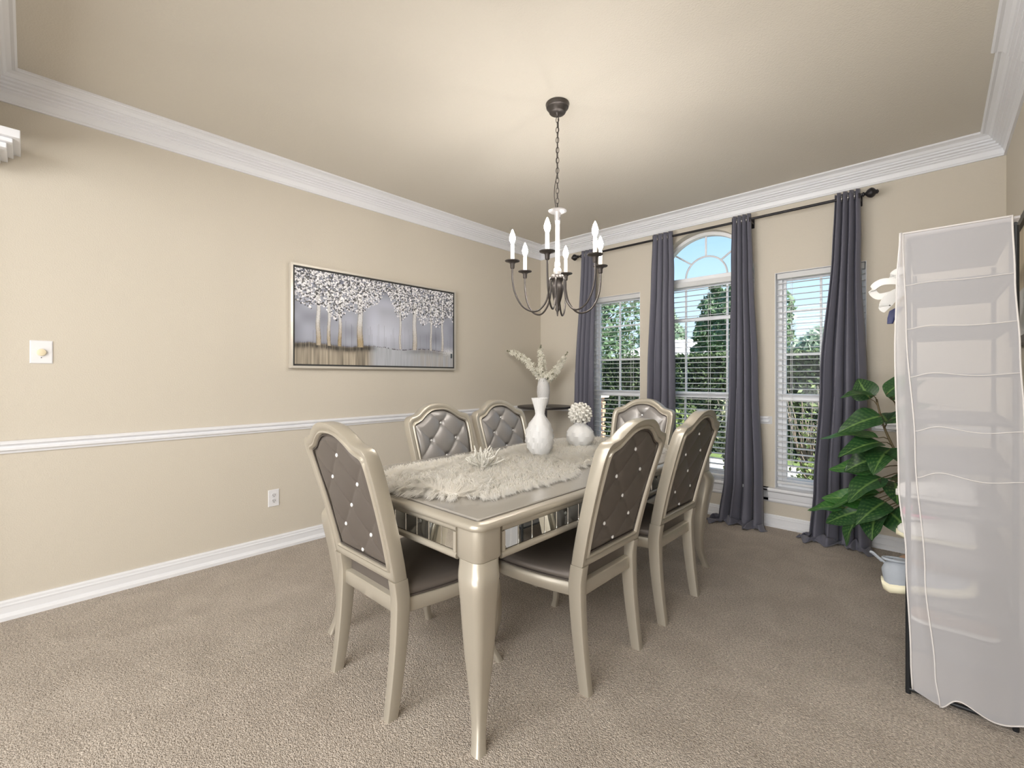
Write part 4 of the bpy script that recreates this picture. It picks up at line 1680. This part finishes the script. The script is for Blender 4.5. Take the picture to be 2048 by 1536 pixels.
stem_m.build('stem', mat('plant_stem', (.16, .12, .06), .6), plant, smooth=180)

# ------------------------------------------------------------------ shoe rack with sheer cover
RX0, RX1, RY0, RY1, RH = -.085, .215, 2.35, 3.20, 1.79
rk = thing('shoe_rack', 'tall ten tier shoe rack under a sheer white cloth cover by the right wall', 'shoe rack', (RX0, RY0, 0))
dx, dy = RX1 - RX0, RY1 - RY0
for x in (0.008, dx - .008):
    for y in (.012, dy - .012):
        MB().tube([(x, y, 0), (x, y, RH - .02)], .0085, 12).build('pole', M_POLE, rk, smooth=50)
MB().tube([(.012, .012, .018), (dx - .010, .012, .018)], .0085, 10).tube([(.012, dy - .012, .018), (dx - .010, dy - .012, .018)], .0085, 10).build('foot_bar', M_POLE, rk, smooth=50)
for k in range(10):
    z = .175 + k * .178
    MB().box(.018, dx - .018, .014, dy - .022, z, z + .006).build('shelf', M_SHELF, rk, smooth=0)
    MB().tube([(.014, .012, z + .003), (dx - .014, .012, z + .003)], .007, 8).tube([(.008, .022, z + .003), (.008, dy - .022, z + .003)], .006, 8).tube([(dx - .008, .022, z + .003), (dx - .008, dy - .022, z + .003)], .006, 8).build('shelf_rail', M_POLE, rk, smooth=50)


def seam_x(z):
    return interp([(0, .014), (.124, .0), (.49, -.028), (.96, -.056), (1.44, -.082), (1.80, -.092)], z) - RX0


def right_x(z):
    return interp([(0, .245), (.6, .240), (1.08, .224), (1.33, .214), (1.59, .202), (1.80, .196)], z) - RX0


def hem(u):
    return .045 - .050 * math.exp(-((u - .0) / .16) ** 2) + .018 * math.sin(u * 7 + .3) - .01 * u


def front(u, v):
    z0 = max(.004, hem(u))
    z = RH + .012 + (z0 - RH - .012) * v
    x = seam_x(z) + (right_x(z) - seam_x(z)) * u
    y = -.016 - .012 * (v ** 1.5) * math.sin(PI * min(1, u * .9 + .1)) - .003 * math.sin(u * 9 + v * 5) * v - .002 * math.sin(v * 21) * math.sin(PI * u)
    return (x, y, z)


cover = MB().grid(front, 40, 110).build('cover', M_CLOTH, rk, smooth=180)


def flap(u, v):
    z = RH + .012 + (.010 + .03 * u - RH - .012) * v
    xs = seam_x(z)
    xo = interp([(0, -.062), (.15, -.068), (.55, -.082), (.82, -.104), (1.35, -.115), (1.6, -.110), (1.80, -.100)], z) - RX0
    x = xs + (xo - xs) * u - .006 * math.sin(u * PI) * math.sin(v * 9)
    y = -.018 - .012 * math.sin(u * 3) - .004 * math.sin(u * 6 + v * 8) * v
    return (x, y, z)


MB().grid(flap, 14, 110).build('side_flap', M_CLOTH, rk, smooth=180)
MB().box(.0, dx - .0, -.012, dy, RH, RH + .008).build('cover_top', M_CLOTH, rk, smooth=0)
# binding strips
bd = [front(0, v / 60) for v in range(61)]
MB().tube([(p[0], p[1] - .002, p[2]) for p in bd], .0045, 6, squash=.6).build('binding', M_CLOTHSEAM, rk, smooth=180)
bd = [flap(1, v / 60) for v in range(61)]
MB().tube([(p[0], p[1] - .002, p[2]) for p in bd], .005, 6, squash=.6).build('binding', M_CLOTHSEAM, rk, smooth=180)
bd = [front(1, v / 60) for v in range(61)]
MB().tube([(p[0], p[1] - .002, p[2]) for p in bd], .0045, 6, squash=.6).build('binding', M_CLOTHSEAM, rk, smooth=180)
bd = [front(u / 30, 1) for u in range(31)]
MB().tube([(p[0], p[1] - .002, p[2] + .003) for p in bd], .004, 6, squash=.6).build('binding', M_CLOTHSEAM, rk, smooth=180)
bd = [front(u / 30, 0) for u in range(31)]
MB().tube([(p[0], p[1] - .001, p[2] - .003) for p in bd], .006, 6, squash=.6).build('binding', M_CLOTHSEAM, rk, smooth=180)
for z in (1.60, 1.432, 1.25, 1.045, .87):
    v = (RH + .012 - z) / (RH + .012 - .03)
    pts = [front(u / 30, v) for u in range(31)]
    MB().tube([(p[0], p[1] - .001, p[2] - .002) for p in pts], .0026, 6, squash=.6).build('stitched_seam', M_CLOTHSEAM, rk, smooth=180)


# shoes: a last-shaped loft; local: length along -x (toe towards -x), base at z=0
def shoe(name, label, loc, rz, L, upper, sole, group='shoes on the covered rack', tilt=0.0, heel=False):
    root = thing(name, label, 'shoe', loc, rz, group)
    root.rotation_euler = (0, tilt, rz)
    prof = [(0, .50, .60), (.06, .75, .85), (.18, .85, .98), (.32, .78, .95), (.45, .80, .68), (.60, .95, .52), (.75, 1.0, .46), (.88, .88, .40), (.96, .60, .30), (1.0, .25, .16)]
    rings, sr = [], []
    W, Hh = .045, .10
    for t, w, h_ in prof:
        x = (t - .5) * -L
        ring = []
        for j in range(16):
            a = 2 * PI * j / 16
            yy = W * w * math.cos(a)
            zz = .028 + Hh * h_ * max(0, math.sin(a)) ** .75 if math.sin(a) > 0 else .028
            if math.sin(a) <= 0:
                yy = W * w * math.cos(a)
                zz = .026
            ring.append((x, yy, zz))
        rings.append(ring)
        so_ = []
        for j in range(16):
            a = 2 * PI * j / 16
            so_.append(((t - .5) * -L * 1.04, W * (w * 1.08 + .03) * math.cos(a), .014 + .014 * math.sin(a) + (.006 if t > .9 or t < .05 else 0)))
        sr.append(so_)
    MB().loft(rings).build('upper', upper, root, smooth=60)
    MB().loft(sr).build('sole', sole, root, smooth=60)
    # collar opening and laces
    ring = [((.22 - .5) * -L + .035 * math.cos(2 * PI * j / 16) * 1.3, .022 * math.sin(2 * PI * j / 16), .028 + Hh * .93 + .008 * math.cos(2 * PI * j / 16)) for j in range(16)]
    MB().tube(ring, .006, 6, loop=True).build('collar', upper, root, smooth=180)
    lc = MB()
    for k in range(4):
        t = .42 + .055 * k
        zz = .028 + Hh * (.80 - .9 * (t - .38))
        x = (t - .5) * -L
        lc.tube([(x, -.018, zz - .006), (x, 0, zz + .004), (x, .018, zz - .006)], .0028, 5)
    lc.build('laces', M_SHOEW, root, smooth=180)
    return root


def shelf_z(k):
    return .175 + k * .178 + .0125


# sneakers: the low one whose heel sticks out on the left, and the others
sn = shoe('sneaker', 'grey and cream sneaker sticking out left of the covered rack, heel first', (-.025, 2.47, shelf_z(1) - .004), PI, .27, M_SHOEG, M_SOLE)
loop = MB().tube(catmull([Vector((.115, 0, .105)), Vector((.135, .004, .13)), Vector((.150, .004, .150)), Vector((.158, 0, .150)), Vector((.150, -.004, .142)), Vector((.128, -.004, .112))], 4), .005, 6)
loop.build('heel_tab', M_SHOEG, sn, smooth=180)
sn.rotation_euler = (0, .22, PI)
sn.location = (-.015, 2.47, shelf_z(1) + .012)
for c_ in sn.children:
    if c_.name.startswith('sole'):
        c_.scale = (1.03, 1.12, 1.9)
        c_.location = (0, 0, -.012)
shoe('shoe', 'upper of two white shoe ends peeping out left of the cover', (.0, 2.58, shelf_z(3)), 0, .24, M_SHOEW, M_SHOEW)
shoe('shoe', 'white shoe with cream sole peeping out left of the cover, directly above the grey sneaker', (.0, 2.60, shelf_z(2)), 0, .24, M_SHOEW, M_SOLE)
shoe('shoe', 'tan shoe on the lowest shelf, behind the cloth cover', (.05, 2.62, shelf_z(0)), 0, .26, M_TAN, M_SHOEW)
shoe('shoe', 'tan shoe on the second shelf, behind the grey and cream sneaker', (-.0, 2.72, shelf_z(1)), 0, .25, M_TAN, M_SHOEW)
shoe('slipper', 'pink slipper on the third shelf, seen in the table mirror', (-.0, 2.95, shelf_z(2)), 0, .24, M_PINK, M_SHOEW)

# high heel and white bow bag strap hanging out at the top
hh = thing('high_heel', 'navy heel with tan strap hanging out left of the cover below the white bow', 'shoe', (-.145, 2.60, 1.50))
MB().tube(catmull([Vector((.05, 0, .10)), Vector((.03, 0, .06)), Vector((.02, 0, .03))], 4), .004, 6).build('strap', mat('gold_strap', (.60, .45, .22), .5), hh, smooth=180)
MB().loft([cube_ring(.0, 0, -.025, .010, .010, .5, 3), cube_ring(.005, 0, .0, .014, .014, .5, 3), cube_ring(.018, 0, .03, .020, .018, .5, 3), cube_ring(.035, 0, .045, .012, .014, .5, 3)]).build('heel', M_NAVY, hh, smooth=50)
MB().tube(catmull([Vector((.03, 0, .10)), Vector((.07, .01, .10)), Vector((.10, .02, .09))], 4), .005, 6).build('hook_strap', M_NAVY, hh, smooth=180)

bow = thing('white_bow', 'white ribbon bow looped out from the left edge of the sheer cover', 'bow', (-.145, 2.46, 1.60))


def ribbon(path, w):
    pts = catmull([Vector(p) for p in path], 6)
    rings = []
    for i, p in enumerate(pts):
        t = (pts[min(i + 1, len(pts) - 1)] - pts[max(i - 1, 0)]).normalized()
        s = Vector((.25, -.25, 1)).cross(t).cross(t).normalized() * w * (.7 + .3 * math.sin(PI * i / (len(pts) - 1)))
        nn = t.cross(s).normalized() * .003
        rings.append([p - s + nn, p + s + nn, p + s - nn, p - s - nn])
    return MB().loft(rings)


ribbon([(.07, 0, .02), (.03, -.01, .035), (-.02, 0, .04), (-.052, .02, .015), (-.03, .03, -.015), (.03, .02, -.005), (.07, .01, .01)], .014).build('loop', M_SHOEW, bow, smooth=50)
ribbon([(.06, .0, .0), (.02, .0, -.02), (-.01, .005, -.06), (.0, .01, -.075)], .022).build('tail', M_SHOEW, bow, smooth=50)
ribbon([(.06, .01, .02), (.02, .015, .055), (.03, .01, .075), (.06, .0, .085)], .016).build('tail', M_SHOEW, bow, smooth=50)

# ------------------------------------------------------------------ outdoors
GZ = -.35
tag(MB().box(-60, 40, YB + T, 80, GZ - .2, GZ).build('lawn', M_GRASS, smooth=0), kind='structure')
tag(MB().box(-9, 4, YB + T + .02, 6.6, GZ, GZ + .12).build('planting_bed', M_MULCH, smooth=0), kind='structure')
tag(MB().box(-14, 8, 6.6, 9.0, GZ, GZ + .04).build('walkway', M_PATH, smooth=0), kind='structure')


def leaf_cloud(name, m, parent, centers, n, size, seed, flat=1.0):
    """leaf quads scattered on the shells of overlapping ellipsoids; one object of foliage"""
    r_ = np.random.default_rng(seed)
    vol = np.array([c[3] * c[4] + c[4] * c[5] + c[3] * c[5] for c in centers])
    pick = r_.choice(len(centers), n, p=vol / vol.sum())
    Cn = np.array(centers)[pick]
    d = r_.normal(size=(n, 3))
    d /= np.linalg.norm(d, axis=1)[:, None]
    rad = 1 - .35 * r_.random(n) ** 2
    P = Cn[:, :3] + d * Cn[:, 3:6] * rad[:, None]
    a = r_.normal(size=(n, 3)) + d * .3
    a /= np.linalg.norm(a, axis=1)[:, None]
    b = np.cross(a, r_.normal(size=(n, 3)))
    b /= np.linalg.norm(b, axis=1)[:, None]
    s = size * (.6 + .8 * r_.random(n))[:, None]
    V = np.stack([P - a * s, P + b * s * .45, P + a * s, P - b * s * .45], 1).reshape(-1, 3)
    F = np.arange(n * 4).reshape(-1, 4)
    me = bpy.data.meshes.new(name)
    me.from_pydata(V.tolist(), [], F.tolist())
    me.materials.append(m)
    o = bpy.data.objects.new(name, me)
    COL.objects.link(o)
    if parent is not None:
        o.parent = parent
    return o


def tree(label, x, y, h_, r, m, seed, n, size, trunk_r=.16, low=.3):
    rt = thing('tree', label, 'tree', (x, y, GZ), 0, 'trees beyond the hedge')
    r_ = random.Random(seed)
    cs = []
    for k in range(16):
        t = k / 15
        z = h_ * (low + (1 - low) * t)
        rr = r * math.sin(PI * (.22 + .68 * t)) * .75
        a = k * 2.4
        q = r * .38 * (1 - t * .6)
        cs.append((q * math.cos(a), q * math.sin(a), z - .3, rr * .75, rr * .75, rr * .55))
    leaf_cloud('foliage', m, rt, cs, n, size, seed)['kind'] = 'stuff'
    mb = MB().tube([(0, 0, 0), (.05, .02, h_ * .4), (-.05, .0, h_ * .85)], [trunk_r, trunk_r * .7, trunk_r * .2], 8)
    for k in range(6):
        a = k * 1.1
        z = h_ * (.35 + .08 * k)
        mb.tube([(0, 0, z), (r * .5 * math.cos(a), r * .5 * math.sin(a), z + h_ * .12)], [trunk_r * .4, trunk_r * .1], 6)
    mb.build('trunk', M_BARK, rt, smooth=180)
    return rt


tree('dense dark evergreen filling the leftmost window beside the house', -9.2, 13.3, 7.0, 2.9, M_TREEA, 1, 12000, .11, low=.02)
tree('leafy haze paled tree above the hedge at the left of the arched window', -17.6, 38.0, 8.2, 2.5, M_TREEB, 2, 9000, .28)
tree('bushy green tree in the middle of the arched window', -12.6, 39.0, 8.0, 2.6, M_TREEB, 3, 8000, .28)
tree('taller tree at the right side of the arched window', -7.9, 23.5, 6.4, 1.5, M_TREEA, 4, 6000, .16)
tree('slim tree at the left side of the window beside the plant', -4.7, 17.5, 5.9, 1.6, M_TREEA, 5, 5000, .14, low=.45)
tree('round feathery palm like tree in the window beside the plant', -2.3, 15.5, 3.1, 1.5, M_TREEB, 6, 6000, .16)
tree('small far tree behind the curtain at the right end', .6, 18.0, 5.0, 1.9, M_TREEB, 7, 4000, .16)

hg = thing('hedge', 'long clipped dark green hedge across the garden seen through the windows', 'hedge', (0, 10.3, GZ))
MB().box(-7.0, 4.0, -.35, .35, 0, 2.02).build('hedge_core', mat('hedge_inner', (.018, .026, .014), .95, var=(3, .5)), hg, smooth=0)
r_ = np.random.default_rng(8)
n = 26000
Xh = r_.uniform(-7.1, 4.1, n)
face = r_.random(n)
Yh = np.where(face < .75, -.38 + r_.normal(0, .03, n), r_.uniform(-.4, .4, n))
Zh = np.where(face < .75, r_.uniform(.0, 2.08, n), 2.04 + r_.normal(0, .03, n))
P = np.stack([Xh, Yh, Zh], 1)
a = r_.normal(size=(n, 3))
a /= np.linalg.norm(a, axis=1)[:, None]
b = np.cross(a, r_.normal(size=(n, 3)))
b /= np.linalg.norm(b, axis=1)[:, None]
s = .045 * (.6 + .8 * r_.random(n))[:, None]
V = np.stack([P - a * s, P + b * s * .5, P + a * s, P - b * s * .5], 1).reshape(-1, 3)
me = bpy.data.meshes.new('hedge_foliage')
me.from_pydata(V.tolist(), [], np.arange(n * 4).reshape(-1, 4).tolist())
me.materials.append(M_HEDGE)
o = bpy.data.objects.new('hedge_foliage', me)
COL.objects.link(o)
o.parent = hg
o['kind'] = 'stuff'

hs = thing('neighbour_house', 'pale house with a low shingle roof seen over the hedge', 'house', (-12.0, 30, GZ))
MB().box(-4, 4, -3, 3, 0, 2.7).build('wall', M_BRICKW, hs, smooth=0)
MB().add([(-4.4, -3.4, 2.7), (4.4, -3.4, 2.7), (4.4, 3.4, 2.7), (-4.4, 3.4, 2.7), (-2.2, 0, 4.1), (2.2, 0, 4.1)], [(0, 1, 5, 4), (1, 2, 5), (2, 3, 4, 5), (3, 0, 4), (0, 3, 2, 1)]).build('roof', M_ROOF, hs, smooth=0)
for x in (-2.4, 1.4):
    wf_ = MB().box(x, x + 1.1, -3.04, -2.98, 1.0, 2.1).build('window', M_FRAMEW, hs, smooth=0)
    MB().box(x + .06, x + 1.04, -3.06, -3.045, 1.06, 2.04).build('pane', M_DARK, wf_, smooth=0)

# brick pillar beside the walkway (seen low in the leftmost window)
bp_ = thing('brick_pillar', 'tan brick garden pillar seen low in the leftmost window', 'pillar', (-4.55, 6.9, GZ + .04))
br_me = MB().box(-.115, .115, -.05, .05, 0, .06).mesh('brick', 0)
br_me.materials.append(M_BRICK)
for k in range(17):
    for j in range(2):
        for i in range(2):
            if k % 2:
                share('brick', br_me, bp_, (-.122 + .244 * i, -.12 + .24 * j, .07 * k))
            else:
                share('brick', br_me, bp_, (-.12 + .24 * j, -.122 + .244 * i, .07 * k), (0, 0, PI / 2))
MB().box(-.165, .165, -.165, .165, 0, .07 * 17 - .012).build('mortar_core', M_PATH, bp_, smooth=0)
MB().box(-.26, .26, -.26, .26, .07 * 17 - .01, .07 * 17 + .05).build('capstone', M_PATH, bp_, smooth=0, bevel=.01)


def shrub(label, x, y, r, h_, m, seed, n, size, twigs=8):
    rt = thing('shrub', label, 'shrub', (x, y, GZ + .12), 0, 'shrubs in the bed under the windows')
    r2 = random.Random(seed)
    cs = []
    for k in range(7):
        a = k * 2.4
        cs.append((r * .5 * math.cos(a) * (k / 7), r * .5 * math.sin(a) * (k / 7), h_ * (.35 + .5 * (k / 7)), r * .55, r * .5, h_ * .38))
    if n:
        leaf_cloud('foliage', m, rt, cs, n, size, seed)['kind'] = 'stuff'
    mb = MB()
    for k in range(twigs):
        a = k * 2.4
        p = [Vector((0, 0, 0)), Vector((r * .3 * math.cos(a), r * .3 * math.sin(a), h_ * .4)), Vector((r * .7 * math.cos(a + .3), r * .7 * math.sin(a + .3), h_ * r2.uniform(.75, 1.1)))]
        mb.tube(catmull(p, 4), [.016 - .0016 * i for i in range(9)], 6)
        mb.tube([p[1], p[1] + Vector((r2.uniform(-.2, .2), r2.uniform(-.2, .2), h_ * .35))], [.008, .003], 5)
    mb.build('twig', M_DRY, rt, smooth=180)
    return rt


for k, (x, y, r, h_, n_, tw, lb_) in enumerate((
        (-.75, 5.6, .42, .62, 1500, 10, 'leafy shrub low under the window beside the plant'),
        (-1.05, 6.3, .45, 1.25, 260, 16, 'bare twiggy shrub behind the window beside the plant'),
        (-.30, 6.2, .45, 1.35, 700, 12, 'half bare shrub behind the rightmost curtain'),
        (-1.75, 6.1, .42, 1.25, 1900, 12, 'shrub with pale leaves low in the arched window'),
        (-2.55, 6.1, .50, .95, 1700, 10, 'shrub at the left foot of the arched window'),
        (-2.2, 5.2, .36, .66, 1400, 8, 'small shrub close under the arched window'),
        (-1.40, 5.15, .32, .6, 1400, 8, 'low shrub between the arched window and the window beside the plant'),
        (-3.35, 6.2, .38, .62, 1100, 8, 'low shrub under the leftmost window'))):
    shrub(lb_, x, y, r, h_, M_BUSH if k not in (3,) else mat('pale_leaf', (.40, .42, .26), .5, var=(5, .5), trans=.3), 40 + k, n_, .036, tw)
